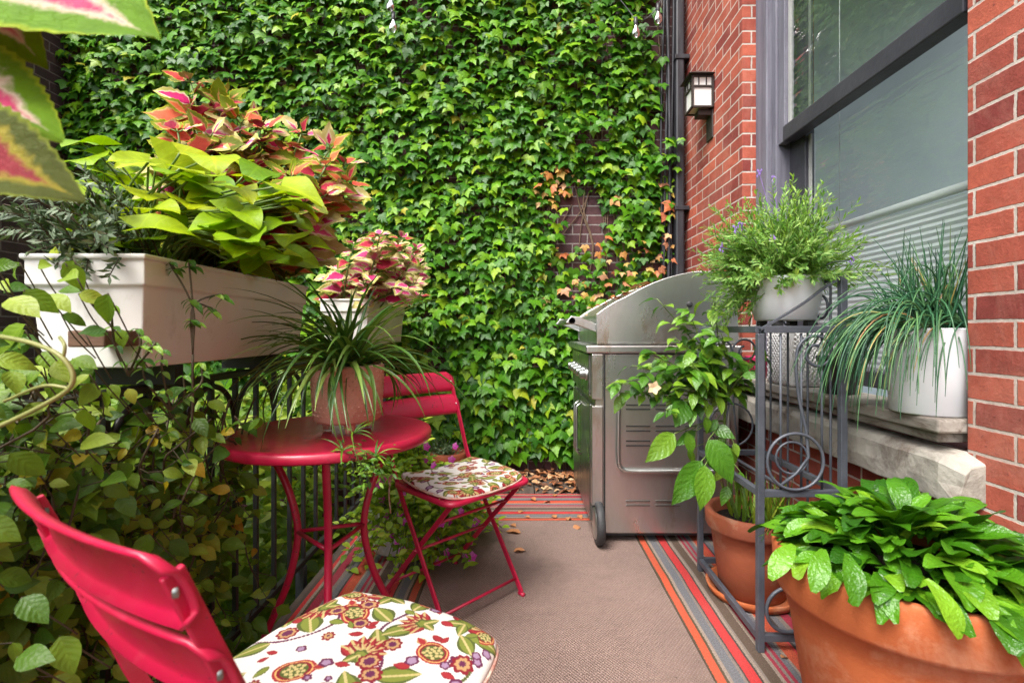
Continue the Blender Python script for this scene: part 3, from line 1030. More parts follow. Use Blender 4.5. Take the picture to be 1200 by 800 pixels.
def ivy_leaf(mb, p, nrm, down, size):
    """p: where the stalk meets the blade; nrm: face; down: toward the tip"""
    nrm = nrm.normalized()
    down = (down - nrm * down.dot(nrm)).normalized()
    side = nrm.cross(down)
    vs, uv = [], []
    cup = rnd(-0.10, 0.14)
    curl, curl2 = rnd(0.0, 0.3), rnd(-0.2, 0.9)
    vs.append(p + down * (0.33 * size) + nrm * (0.05 * size))
    uv.append((0.5, 0.33))
    for (x, y) in IVY:
        x *= rnd(0.92, 1.08)
        h = -(x * x) * curl - max(0, -y - 0.45) ** 2 * curl2 - cup * abs(x)
        vs.append(p + side * (x * size * 0.92) + down * (-y * size) + nrm * (h * size))
        uv.append((0.5 + 0.75 * x, -y))
    n = len(IVY)
    fs = [(0, 1 + (i + 1) % n, 1 + i) for i in range(n)]
    mb.add(vs, fs, uv)


def bare(x, z):
    """how bare the wall is at (x, z): 0 = dense, 1 = no leaves"""
    v = 0.0
    bx, bz = P(683, 258, WY).x, P(683, 258, WY).z
    q = ((x - bx) / 0.22) ** 2 + ((z - bz) / 0.24) ** 2
    v = max(v, 1.35 - q * 0.9)
    q = ((x - P(690, 165, WY).x) / 0.35) ** 2 + ((z - P(690, 165, WY).z) / 0.05) ** 2
    v = max(v, 0.8 - q * 0.8)
    # right margin
    lim = P(772, 0, WY).x + 0.05 * mnoise.noise(V((0, z * 3.0, 1.0)))
    if z < P(0, 170, WY).z:
        lim += 0.12
    if x > lim:
        v = max(v, 1.0)
    elif x > lim - 0.12:
        v = max(v, 0.45)
    # the foot of the wall
    if z < 0.13 + 0.05 * mnoise.noise(V((x * 4, 0, 5))):
        v = max(v, 1.0)
    # left margin
    if x < P(82, 0, WY).x + 0.06 * mnoise.noise(V((2, z * 3, 4))):
        v = 1.0
    v = max(v, mnoise.noise(V((x * 2.2, z * 3.0, 9.0))) * 1.3 - 0.5)
    return v


leaves, turned, stalks = MB(), MB(), MB()
z = 0.10
row = 0
while z < 4.3:
    x = -3.35
    while x < 1.12:
        xx, zz = x + rnd(-0.03, 0.03), z + rnd(-0.02, 0.02) + 0.045 * mnoise.noise(V((x * 1.4, z * 1.4, 0))) + 0.03 * mnoise.noise(V((x * 5, z * 5, 0)))
        x += 0.0245
        bf = bare(xx, zz)
        if random.random() < bf:
            continue
        out = rnd(0.02, 0.085) + 0.13 * max(0.0, mnoise.noise(V((x * 3.1, z * 4.3, 21.0)))) + 0.05 * max(0.0, mnoise.noise(V((x * 8.0, z * 11.0, 3.0))))
        tilt = rnd(0.15, 0.95)
        nrm = V((rnd(-0.55, 0.55), -math.cos(tilt), math.sin(tilt)))
        sz = (rnd(0.045, 0.092) if random.random() < 0.85 else rnd(0.028, 0.05)) * (1.0 if zz > 0.8 else 1.3)
        p = V((xx, WY - out, zz))
        bz = math.hypot((xx - P(665, 240, WY).x) * 1.0, (zz - P(665, 240, WY).z))
        rt = 0.0
        if ((xx - P(655, 0, WY).x) / 0.16) ** 2 + ((zz - P(0, 225, WY).z) / 0.18) ** 2 < 1:
            rt = 0.75
            sz *= 0.8
        elif 0.05 < bf < 0.95 and 0.3 < xx < 1.1 and 1.0 < zz < 2.2:
            rt = 0.25
        if xx > P(640, 0, WY).x and zz < P(0, 285, WY).z and zz > P(0, 350, WY).z:
            rt = 0.45
            sz *= 0.72
            if random.random() < 0.3:
                continue
        ivy_leaf(turned if random.random() < rt else leaves, p, nrm, V((rnd(-0.75, 0.75), 0, -1)), sz)
    z += 0.063
    row += 1
# shaded inner layer filling behind
for i in range(5200):
    xx, zz = rnd(-3.3, 1.0), rnd(0.25, 4.2)
    if random.random() < bare(xx, zz) + 0.05:
        continue
    ivy_leaf(leaves, V((xx, WY - rnd(0.01, 0.04), zz)), V((rnd(-0.5, 0.5), -1, rnd(-0.1, 0.5))), V((rnd(-0.8, 0.8), 0, -1)), rnd(0.055, 0.10))
# climbing stems
for i in range(60):
    x0 = rnd(-3.2, 1.05)
    pts, xx = [], x0
    for k in range(16):
        pts.append(V((xx, WY - 0.008 - 0.006 * random.random(), 0.0 + k * 0.27)))
        xx += rnd(-0.09, 0.09)
    stalks.tube(catmull(pts, 3), rnd(0.003, 0.007), 5)
for (px_, py_, px2, py2) in ((690, 225, 678, 300), (695, 215, 655, 280), (670, 240, 645, 290), (715, 230, 720, 300), (720, 262, 712, 305)):
    a, c = P(px_, py_, WY - 0.012), P(px2, py2, WY - 0.012)
    m_ = (a + c) / 2 + V((rnd(-0.04, 0.04), 0, 0))
    stalks.tube(catmull([a, m_, c], 5), 0.004, 5)
ivy = thing('climbing_ivy', 'green three-lobed ivy with some orange leaves, covering the far brick wall', 'ivy', (-0.9, WY - 0.05, 0))
leaves.build('leaves', M['ivy'], ivy, ivy.location)
turned.build('orange_leaves', M['ivy_turn'], ivy, ivy.location)
stalks.build('stems', M['stem_ivy'], ivy, ivy.location)

# ------------------------------------------------------------------ railing
RX = -0.925
rail = thing('iron_railing', 'black iron railing with arched bars along the left edge of the deck', 'railing', (RX, 1.8, 0))
b = MB()
b.box2((RX - 0.016, -1.2, 0.866), (RX + 0.016, WY - 0.01, 0.886))
b.build('top_rail', M['black_iron'], rail, rail.location, smooth=False, bevel=0.004)
b = MB()
b.box2((RX - 0.012, -1.2, 0.03), (RX + 0.012, WY - 0.01, 0.052))
b.build('bottom_rail', M['black_iron'], rail, rail.location, smooth=False, bevel=0.003)
ys = [0.35 + 0.125 * i for i in range(26)]
for i, y in enumerate(ys):
    b = MB()
    wd = 0.015
    b.box2((RX - wd / 2, y - wd / 2, 0.053), (RX + wd / 2, y + wd / 2, 0.865))
    b.build('bar', M['black_iron'], rail, rail.location, smooth=False, bevel=0.002)
    if i % 2 == 0 and i + 2 < len(ys):
        b = MB()
        y2 = ys[i + 2]
        ym = (y + y2) / 2
        pts = [V((RX + 0.0, ym + (y2 - y) / 2 * -math.cos(a), 0.70 + 0.15 * math.sin(a))) for a in [PI * k / 16 for k in range(17)]]
        b.tube(pts, 0.0085, 7)
        b.build('arch', M['black_iron'], rail, rail.location)
for y in (0.35, 2.02, 3.45):
    b = MB()
    b.box2((RX - 0.018, y - 0.018 + 0.06, -0.42), (RX + 0.018, y + 0.018 + 0.06, 0.028))
    b.build('post_foot', M['grey_iron'], rail, rail.location, smooth=False, bevel=0.003)

# ------------------------------------------------------------------ white trough planters on the railing
ZB, ZTOP = 0.937, 1.181


def trough(label, y0, y1, grp):
    xa, xb = -0.80, -1.06
    t = thing('trough_planter', label, 'planter', ((xa + xb) / 2, (y0 + y1) / 2, ZB), 0, grp)
    b = MB()
    tp = 0.022
    # outer shell: base, body, step under the rim, rim, inner wall
    rings = []
    for (ins, zz) in ((tp, ZB - 0.05 + 0.05), (tp * 0.45, ZTOP - 0.075), (tp * 0.4, ZTOP - 0.070), (0.002, ZTOP - 0.066), (0.002, ZTOP - 0.012), (-0.004, ZTOP - 0.010), (-0.004, ZTOP), (0.012, ZTOP), (0.016, ZTOP - 0.05)):
        rings.append([V((xb + ins, y0 + ins, zz)), V((xa - ins, y0 + ins, zz)), V((xa - ins, y1 - ins, zz)), V((xb + ins, y1 - ins, zz))])
    vs = [p for r_ in rings for p in r_]
    fs = [(3, 2, 1, 0)]
    for i in range(len(rings) - 1):
        for j in range(4):
            fs.append((i * 4 + j, i * 4 + (j + 1) % 4, (i + 1) * 4 + (j + 1) % 4, (i + 1) * 4 + j))
    b.add(vs, fs)
    b.build('trough', M['white_plastic'], t, t.location, smooth=False, bevel=0.005)
    b = MB()
    b.box2((xb + 0.018, y0 + 0.018, ZTOP - 0.10), (xa - 0.018, y1 - 0.018, ZTOP - 0.03))
    b.build('soil', M['soil'], t, t.location, smooth=False)
    for yy in (y0 + 0.15, y1 - 0.15):
        b = MB()
        b.box2((xb + 0.04, yy - 0.015, 0.888), (xa - 0.03, yy + 0.015, ZB - 0.002))
        b.build('bracket', M['black_iron'], t, t.location, smooth=False)
    return t


trough('long white trough planter on the railing, holding lime leaves and tall coleus', 1.05, 1.85, 'white troughs on the railing')
trough('white trough planter farther along the railing, behind the spider plant', 2.60, 3.40, 'white troughs on the railing')
b = MB()
b.box2((-0.895, 0.975, 0.985), (-0.822, 1.066, 1.018))
tag(b.build('wood_block', M['plank'], smooth=False, bevel=0.003), 'short brown wood block butted against the near end of the long white planter', 'plank')


# ------------------------------------------------------------------ plant helpers
def plant(name, label, cat, base, parts, group=None):
    t = thing(name, label, cat, base, 0, group)
    for (pn, mb, mt) in parts:
        if mb.v:
            mb.build(pn, mt, t, base)
    return t


def needle_stem(lv, st, pts, r, n, L, W, spread=0.9, start=0.15):
    """a stem with opposite needles along it"""
    st.tube(pts, [r * (1 - 0.6 * i / (len(pts) - 1)) for i in range(len(pts))], 5)
    for i in range(n):
        t = start + (1 - start) * (i + random.random()) / n
        f = t * (len(pts) - 1)
        k = min(int(f), len(pts) - 2)
        p = pts[k].lerp(pts[k + 1], f - k)
        ax = (pts[k + 1] - pts[k]).normalized()
        a = rnd(0, 6.28)
        o = ax.orthogonal().normalized()
        o = (Matrix.Rotation(a, 3, ax) @ o)
        d = ax * rnd(0.5, 1.0) + o * spread
        lv.leaf(p, d, ax + V((0, 0, 0.3)), L * rnd(0.6, 1.15) * (1 - 0.35 * t), W, lance, rnd(-0.3, 0.5), 0.15, 2, 3)


# tall coleus in the near planter ------------------------------------------------
def coleus(name, label, base, stems, mats, Ls, per=5, whorl=0.055, prof=ovate, group=None, ww=0.62, down=0.35):
    st = MB()
    lvs = [MB() for _ in mats]
    for (p0, p1) in stems:
        p0, p1 = V(p0), V(p1)
        mid = p0.lerp(p1, 0.5) + V((rnd(-.03, .03), rnd(-.03, .03), 0.02))
        pts = catmull([p0, mid, p1], 6)
        st.tube(pts, [0.006 - 0.003 * i / (len(pts) - 1) for i in range(len(pts))], 6)
        Ltot = (p1 - p0).length
        nw = max(2, int(Ltot / whorl))
        ph = rnd(0, 6)
        for k in range(nw + 1):
            t = 0.25 + 0.75 * k / nw
            f = t * (len(pts) - 1)
            i = min(int(f), len(pts) - 2)
            p = pts[i].lerp(pts[i + 1], f - i)
            ph += PI / 2
            np_ = 2 if k < nw else per
            for q in range(np_):
                a = ph + q * 2 * PI / np_ + rnd(-0.4, 0.4)
                el = rnd(-0.25, 0.45) if k < nw else rnd(0.1, 0.9)
                d = V((math.cos(a) * math.cos(el), math.sin(a) * math.cos(el), math.sin(el)))
                L = rnd(*Ls) * (1 - 0.45 * t * t) * (0.75 if k == nw else 1)
                pt = p + d * 0.02
                st.tube([p, pt], 0.002, 4)
                mi = random.randrange(len(mats))
                lvs[mi].leaf(pt, d, V((0.1, -0.85, 0.75)) + rv(0.35), L, L * ww, prof, rnd(0.2, 1.2) * down * 2, rnd(0.0, 0.3), 12, 5, 0.04, 0.0, 0, 0.09)
    t = thing(name, label, 'coleus', base, 0, group)
    st.build('stems', M['stem_green'], t, base)
    for mb, mt in zip(lvs, mats):
        if mb.v:
            mb.build('leaves', mt, t, base)
    return t


random.seed(21)
st = []
for (px_, py_, d) in ((228, 95, 1.55), (212, 150, 1.42), (262, 130, 1.6), (300, 165, 1.65), (335, 190, 1.68), (375, 175, 1.72), (400, 205, 1.75), (355, 225, 1.62), (290, 195, 1.5), (250, 175, 1.45), (395, 245, 1.7), (325, 235, 1.55), (370, 260, 1.66), (245, 120, 1.58), (280, 150, 1.55), (318, 165, 1.6), (350, 160, 1.7), (385, 195, 1.62), (410, 225, 1.66), (340, 210, 1.5), (385, 225, 1.56), (300, 225, 1.45), (225, 130, 1.5)):
    top = P(px_ + rnd(-8, 14), py_ + rnd(-14, 10), d)
    st.append((V((rnd(-1.0, -0.88), min(1.78, max(1.35, d + rnd(-.1, .05))), ZTOP - 0.05)), top))
coleus('coleus_plant', 'tall coleus with salmon and lime leaves at the far end of the long planter', (-0.95, 1.6, ZTOP - 0.05), st, [M['coleus'], M['coleus'], M['coleus_red'], M['coleus_pink']], (0.13, 0.19), 5, 0.055, ww=0.66, down=0.25)
random.seed(22)
st = []
for i in range(30):
    x_, y_ = rnd(-1.06, -0.80), rnd(2.62, 3.2)
    top = V((x_ + rnd(-.02, .40), y_ - rnd(0, .14), rnd(1.20, 1.52)))
    st.append((V((x_, y_, ZTOP - 0.05)), top))
coleus('coleus_plant', 'bushy coleus with small pink and cream leaves in the farther planter', (-0.93, 2.9, ZTOP - 0.05), st, [M['coleus_pink'], M['coleus_pink'], M['coleus_pink'], M['coleus_red']], (0.10, 0.16), 5, 0.05, ww=0.68)

# lime sweet potato vine ----------------------------------------------------------
random.seed(5)
lv, sm = MB(), MB()
spots = []
for i in range(120):
    px_, py_ = rnd(95, 345), rnd(165, 305)
    if py_ < 165 + abs(px_ - 180) * 0.22:
        continue
    spots.append((px_, py_, rnd(1.12, 1.55), rnd(0.075, 0.125)))
spots += [(160, 268, 1.02, 0.12), (265, 280, 1.2, 0.12), (345, 275, 1.35, 0.12), (330, 255, 1.4, 0.11), (120, 170, 1.35, 0.12), (185, 185, 1.25, 0.14), (215, 205, 1.2, 0.13), (100, 185, 1.3, 0.12), (240, 225, 1.2, 0.13), (300, 228, 1.4, 0.13), (90, 165, 1.45, 0.1), (310, 300, 1.3, 0.1), (365, 288, 1.5, 0.1)]
for (px_, py_, d, L) in spots:
    p = P(px_, py_, d)
    root = V((-0.95 + rnd(-0.08, 0.06), min(1.7, max(1.12, d + 0.05)), ZTOP - 0.06))
    mid = root.lerp(p, 0.5) + V((0, 0, 0.07))
    sm.tube(catmull([root, mid, p], 5), 0.0028, 5)
    a = rnd(-2.2, 0.9)
    dd = V((math.cos(a), math.sin(a), rnd(-0.35, 0.25)))
    lv.leaf(p, dd, V((0.2, -rnd(0.0, 0.95), 0.85)) + rv(0.3), L * rnd(0.75, 1.08), L * 0.95, heart, rnd(0.2, 1.0), rnd(0.0, 0.35), 10, 5, 0.035, 0.22)
plant('sweet_potato_vine', 'chartreuse heart-leaved sweet potato vine in the middle of the long planter', 'vine', (-0.95, 1.35, ZTOP - 0.06), [('leaves', lv, M['lime']), ('stems', sm, M['stem_green'])])

# grey-green herb at the near end of the trough, spilling over ---------------------
random.seed(6)
lv, sm = MB(), MB()
for i in range(62):
    p0 = V((rnd(-1.06, -0.84), rnd(1.07, 1.25), ZTOP - 0.05))
    px_, py_ = rnd(-20, 125), rnd(195, 300)
    if i < 14:
        px_, py_ = rnd(85, 130), rnd(255, 330)
    p1 = P(px_, py_, rnd(0.93, 1.2))
    m_ = p0.lerp(p1, 0.5) + V((0, 0, 0.05))
    needle_stem(lv, sm, catmull([p0, m_, p1], 5), 0.0025, 34, 0.038, 0.0075)
plant('herb_plant', 'grey green needle-leaved herb spilling over the near end of the long planter', 'herb', (-0.95, 1.15, ZTOP - 0.05), [('leaves', lv, M['rosemary']), ('stems', sm, M['stem_dark'])])

# broad coleus leaves close to the camera, top left --------------------------------
random.seed(9)
t = thing('coleus_plant', 'big blurred pink and lime coleus leaves close up in the top left corner', 'coleus', (-1.0, 0.42, 0.94))
lv, sm = MB(), MB()
root = V((-0.98, 0.44, 0.95))
crown = V((-0.62, 0.44, 1.36))
stem_pts = catmull([root, V((-0.88, 0.44, 1.12)), V((-0.74, 0.44, 1.27)), crown], 6)
sm.tube(stem_pts, [0.008 - 0.004 * i / (len(stem_pts) - 1) for i in range(len(stem_pts))], 7)


lv2 = MB()


def big_leaf(base, tip, nrm, wid, bend=0.35, fold=0.12, lv=lv):
    base, tip = V(base), V(tip)
    L = (tip - base).length
    d = (tip - base).normalized()
    n_ = V(nrm)
    n_ = (n_ - d * n_.dot(d)).normalized()
    d2 = d * math.cos(bend / 2) + n_ * math.sin(bend / 2)
    lv.leaf(base, d2, n_, L * 1.02, L * wid, broad, bend, fold, 30, 9, 0.016, 0.06, 0, 0.04)
    k = min(range(len(stem_pts)), key=lambda i: (stem_pts[i] - base).length)
    sm.tube(catmull([stem_pts[k], stem_pts[k].lerp(base, 0.6) + V((0, 0, 0.01)), base], 5), 0.0035, 6)


big_leaf(P(-60, -45, 0.47), P(182, 46, 0.44), (0.15, -0.85, 0.5), 0.78, 0.3)
big_leaf(P(-55, -40, 0.49), P(54, 80, 0.48), (0.2, -0.9, 0.35), 0.55, 0.3)
big_leaf(P(-120, 60, 0.43), P(72, 165, 0.43), (0.35, -0.7, 0.65), 0.66, 0.35)
big_leaf(P(-105, 150, 0.40), P(98, 236, 0.40), (0.3, -0.85, 0.4), 0.62, 0.3, 0.12, lv2)
big_leaf(P(-70, 20, 0.55), P(42, 122, 0.56), (0.1, -0.8, 0.3), 0.6, 0.4, 0.12, lv2)
big_leaf(P(-200, -120, 0.5), P(-20, -60, 0.46), (0.1, -0.6, 0.8), 0.6, 0.4)
lv.build('leaves', M['coleus_big'], t, t.location)
lv2.build('dark_leaves', M['coleus_dark'], t, t.location)
sm.build('stems', M['stem_green'], t, t.location)

# ------------------------------------------------------------------ vine smothering the near end of the railing
random.seed(31)
lv, sm = MB(), MB()


def vine_leaf(p, face, L, ww=0.62):
    a = rnd(0, 6.28)
    d = V((math.cos(a) * 0.8 + 0.2, math.sin(a) * 0.6 - 0.2, rnd(-0.9, 0.2)))
    q = p - d.normalized() * 0.02
    lv.leaf(p, d, face + rv(0.45), L, L * ww, ovate, rnd(0.2, 0.9), rnd(0.1, 0.4), 6, 5, 0.015)


for i in range(125):
    y0 = rnd(0.50, 1.50)
    x0 = RX + rnd(-0.10, 0.08)
    pts = []
    z0 = rnd(-0.05, 0.5)
    q = V((x0, y0, z0))
    drift = rnd(-0.02, 0.03)
    for k in range(11):
        pts.append(q.copy())
        q = q + V((rnd(-0.03, 0.035) + (0.012 if k > 6 else 0), rnd(-0.06, 0.06) + drift, rnd(0.03, 0.11)))
        q.x = min(max(q.x, RX - 0.16), RX + 0.24)
        if q.z > 0.84 and q.y > 0.98:
            break
        if q.z > 0.9:
            q.x = min(max(q.x, RX - 0.1), RX + 0.12)
        q.y = min(max(q.y, 0.45), 1.52)
        if q.z > (1.0 if q.y < 0.8 else 0.92):
            break
    if len(pts) < 3:
        continue
    cp = catmull(pts, 3)
    sm.tube(cp, rnd(0.0016, 0.0035), 5)
    for p in cp[1::1]:
        if random.random() < 0.92:
            pp_ = p + V((rnd(-0.02, 0.07), rnd(-0.04, 0.04), rnd(-0.03, 0.03)))
            if pp_.z > 0.9 and pp_.y > 1.0 and pp_.x < -0.77:
                continue
            if pp_.y > 1.28 and pp_.z > 0.62 and random.random() < 0.75:
                continue
            sm.tube([p, pp_], 0.0011, 4)
            vine_leaf(pp_, V((0.55, -0.6, 0.6)), rnd(0.026, 0.062))
# a thick shaded depth of leaves behind
for i in range(1500):
    p = V((RX + rnd(-0.30, 0.04), rnd(0.5, 1.55), rnd(-0.5, 0.98)))
    if p.y > 1.3 and p.z > 0.55:
        continue
    vine_leaf(p, V((0.4, -0.5, 0.7)), rnd(0.035, 0.07))
# chosen leaves standing out in front, as in the photo
for (px_, py_, d, L, ax, az, nx) in ((60, 500, 0.85, 0.055, 1.0, 0.2, 0.3), (95, 520, 0.85, 0.06, 1.0, 0.25, 0.3), (30, 380, 0.75, 0.07, -0.6, -0.6, 0.2), (10, 350, 0.72, 0.06, 0.6, -0.2, 0.4),
                                     (190, 470, 1.05, 0.06, 0.7, 0.5, 0.4), (165, 575, 1.05, 0.04, 0.9, 0.15, 0.2), (205, 572, 1.15, 0.05, 1.0, 0.0, 0.2), (260, 637, 1.3, 0.065, 1.0, 0.05, 0.6), (175, 625, 1.0, 0.06, -0.3, -0.9, 0.5),
                                     (110, 625, 0.95, 0.06, 0.8, -0.2, 0.4), (20, 770, 0.62, 0.05, 0.9, 0.1, 0.3), (70, 745, 0.66, 0.055, 0.4, -0.7, 0.3), (25, 700, 0.64, 0.05, 0.7, -0.4, 0.6), (15, 430, 0.8, 0.05, 0.8, -0.3, 0.4), (50, 412, 0.84, 0.05, 0.6, -0.5, 0.4), (85, 420, 0.88, 0.05, 0.9, -0.2, 0.4), (110, 432, 0.9, 0.045, -0.5, -0.6, 0.4), (35, 400, 0.85, 0.045, -0.8, -0.2, 0.4), (65, 440, 0.86, 0.05, 0.2, -0.9, 0.4), (270, 575, 1.25, 0.05, -0.8, 0.2, 0.4),
                                     (245, 470, 1.2, 0.05, 0.8, -0.3, 0.5), (130, 450, 0.95, 0.035, 0.4, -0.6, 0.4), (150, 455, 0.98, 0.035, 0.5, -0.8, 0.4), (100, 340, 0.9, 0.05, -0.9, 0.1, 0.5), (55, 345, 0.85, 0.055, 0.8, -0.4, 0.5), (140, 385, 0.98, 0.04, 0.3, -0.9, 0.5)):
    p = P(px_, py_, d)
    lv.leaf(p, V((ax, -0.15, az)), V((nx, -0.7, 0.8)), L, L * 0.62, ovate, 0.5, 0.15, 7, 5, 0.012)
    sm.tube(catmull([p, p + V((0.0, 0.025, -0.03)), p + V((0.01, 0.07, -0.09))], 4), 0.0012, 5)
for i in range(26):
    p = P(rnd(-15, 135), rnd(305, 440), rnd(0.76, 0.90))
    vine_leaf(p, V((0.2, -0.8, 0.6)), rnd(0.03, 0.055))
    sm.tube(catmull([p, p + V((0.005, 0.02, -0.04)), p + V((rnd(-.02, .02), 0.05, -0.08))], 4), 0.0012, 5)
hook = MB()
hook.tube(catmull([P(-30, 512, 0.62), P(30, 485, 0.62), P(72, 462, 0.62), P(85, 448, 0.62), P(83, 432, 0.62), P(68, 415, 0.62), P(38, 402, 0.63), P(0, 394, 0.64)], 5), 0.0029, 8)
hook.tube(catmull([P(83, 455, 0.62), P(50, 452, 0.62), P(5, 470, 0.63)], 5), 0.0020, 7)
hook.tube(catmull([P(74, 420, 0.62), P(76, 405, 0.62), P(70, 395, 0.63)], 5), 0.0020, 7)
plant('railing_vine', 'tangled olive green vine with yellowing leaves smothering the near railing', 'vine', (RX, 1.0, 0), [('leaves', lv, M['vine']), ('stems', sm, M['stem_dark']), ('thick_stems', hook, M['stem_pale'])])

# tomato-like sprigs in front of the long planter
random.seed(32)
lv, sm = MB(), MB()


def sprig(pts, n, L, dirs):
    cp = catmull(pts, 6)
    sm.tube(cp, 0.0022, 5)
    for k in range(n):
        f = 0.25 + 0.75 * k / (n - 1)
        p = cp[int(f * (len(cp) - 1))]
        for s_ in (-1, 1):
            d = V((s_ * 0.9, rnd(-0.5, 0.1), rnd(-0.8, -0.1)))
            lv.leaf(p, d, V((0, -0.4, 1)), L * rnd(0.7, 1.1), L * 0.42, ovate, 0.8, 0.25, 5, 3)


for (px_, py_, d) in ((227, 312, 1.12), (262, 350, 1.13), (205, 315, 1.12), (250, 365, 1.14)):
    tip = P(px_, py_, d)
    sprig([P(226, 415, 1.13), P(226, 360, 1.12), tip + V((-0.02, 0, 0.02)) * 0.5, tip], 5, 0.032, None)
for (px_, py_, d) in ((130, 358, 0.9), (160, 385, 0.95), (175, 400, 1.0)):
    tip = P(px_, py_, d)
    sprig([P(150, 440, 0.97), P(px_ + 5, 405, 0.95), tip], 4, 0.03, None)
for (px_, py_, d) in ((190, 410, 1.0), (235, 425, 1.08), (215, 440, 1.06), (170, 420, 0.98)):
    tip = P(px_, py_, d)
    sprig([P(200, 480, 1.04), P(px_, py_ + 25, d), tip], 4, 0.028, None)
sm.tube(catmull([P(226, 415, 1.13), P(222, 520, 1.15), V((-0.84, 1.15, 0.4)), V((-0.84, 1.15, -0.1))], 6), 0.003, 6)
plant('tomato_plant', 'dark thin tomato sprigs rising in front of the long white planter', 'plant', (-0.84, 1.13, 0), [('leaves', lv, M['pepper']), ('stems', sm, M['stem_dark'])])

# ------------------------------------------------------------------ garden greenery beyond the railing
random.seed(41)
lv = MB()
for i in range(8500):
    x_ = -1.12 - abs(random.gauss(0, 0.55))
    y_ = rnd(0.7, WY - 0.08)
    top = 0.72 + 0.3 * mnoise.noise(V((x_ * 1.4, y_ * 1.4, 2)))
    z_ = rnd(-1.2, top)
    if x_ < -3.1:
        continue
    a = rnd(0, 6.28)
    lv.leaf(V((x_, y_, z_)), V((math.cos(a), math.sin(a), rnd(-0.8, 0.3))), V((0.4, -0.4, 0.9)) + rv(0.5), rnd(0.05, 0.12), rnd(0.035, 0.07), ovate, rnd(0.1, 0.8), 0.25, 3, 3)
o = lv.build('garden_foliage', M['garden'])
o['kind'] = 'stuff'
o['label'] = 'bright green garden foliage seen through the black railing'

# ------------------------------------------------------------------ bistro table
TC = V((-0.592, 1.535, 0))
TZ, TR = 0.71, 0.308
tb = thing('bistro_table', 'round crimson metal bistro table with bowed legs beside the railing', 'table', TC)
b = MB()
b.lathe([(0.001, TZ - 0.006), (TR - 0.03, TZ - 0.004), (TR - 0.012, TZ - 0.001), (TR - 0.003, TZ - 0.005), (TR, TZ - 0.014), (TR, TZ - 0.026), (TR - 0.004, TZ - 0.03), (TR - 0.009, TZ - 0.026), (TR - 0.011, TZ - 0.012), (0.001, TZ - 0.011)], TC, 72, False)
b.build('tabletop', M['red_paint'], tb, TC)
a0 = math.atan2(-TC.y, -TC.x) - 0.05
LEG = [(0.235, TZ - 0.012), (0.205, 0.62), (0.150, 0.52), (0.118, 0.42), (0.118, 0.34), (0.150, 0.22), (0.205, 0.10), (0.245, 0.012)]
for k in range(3):
    a = a0 + k * 2 * PI / 3
    b = MB()
    pts = catmull([TC + V((r * math.cos(a), r * math.sin(a), z)) for r, z in LEG], 6)
    b.tube(pts, 0.0115, 10)
    b.build('leg', M['red_paint'], tb, TC)
    b = MB()
    e0 = TC + V((0.118 * math.cos(a), 0.118 * math.sin(a), 0.385))
    a2 = a + 2 * PI / 3
    e1 = TC + V((0.118 * math.cos(a2), 0.118 * math.sin(a2), 0.385))
    b.tube([e0, e1], 0.0065, 8)
    b.build('brace', M['red_paint'], tb, TC)
b = MB()
pts = [TC + V((0.235 * math.cos(t), 0.235 * math.sin(t), TZ - 0.02)) for t in [2 * PI * k / 40 for k in range(40)]]
b.tube(pts, 0.007, 6, closed=True)
b.build('support_ring', M['red_paint'], tb, TC)


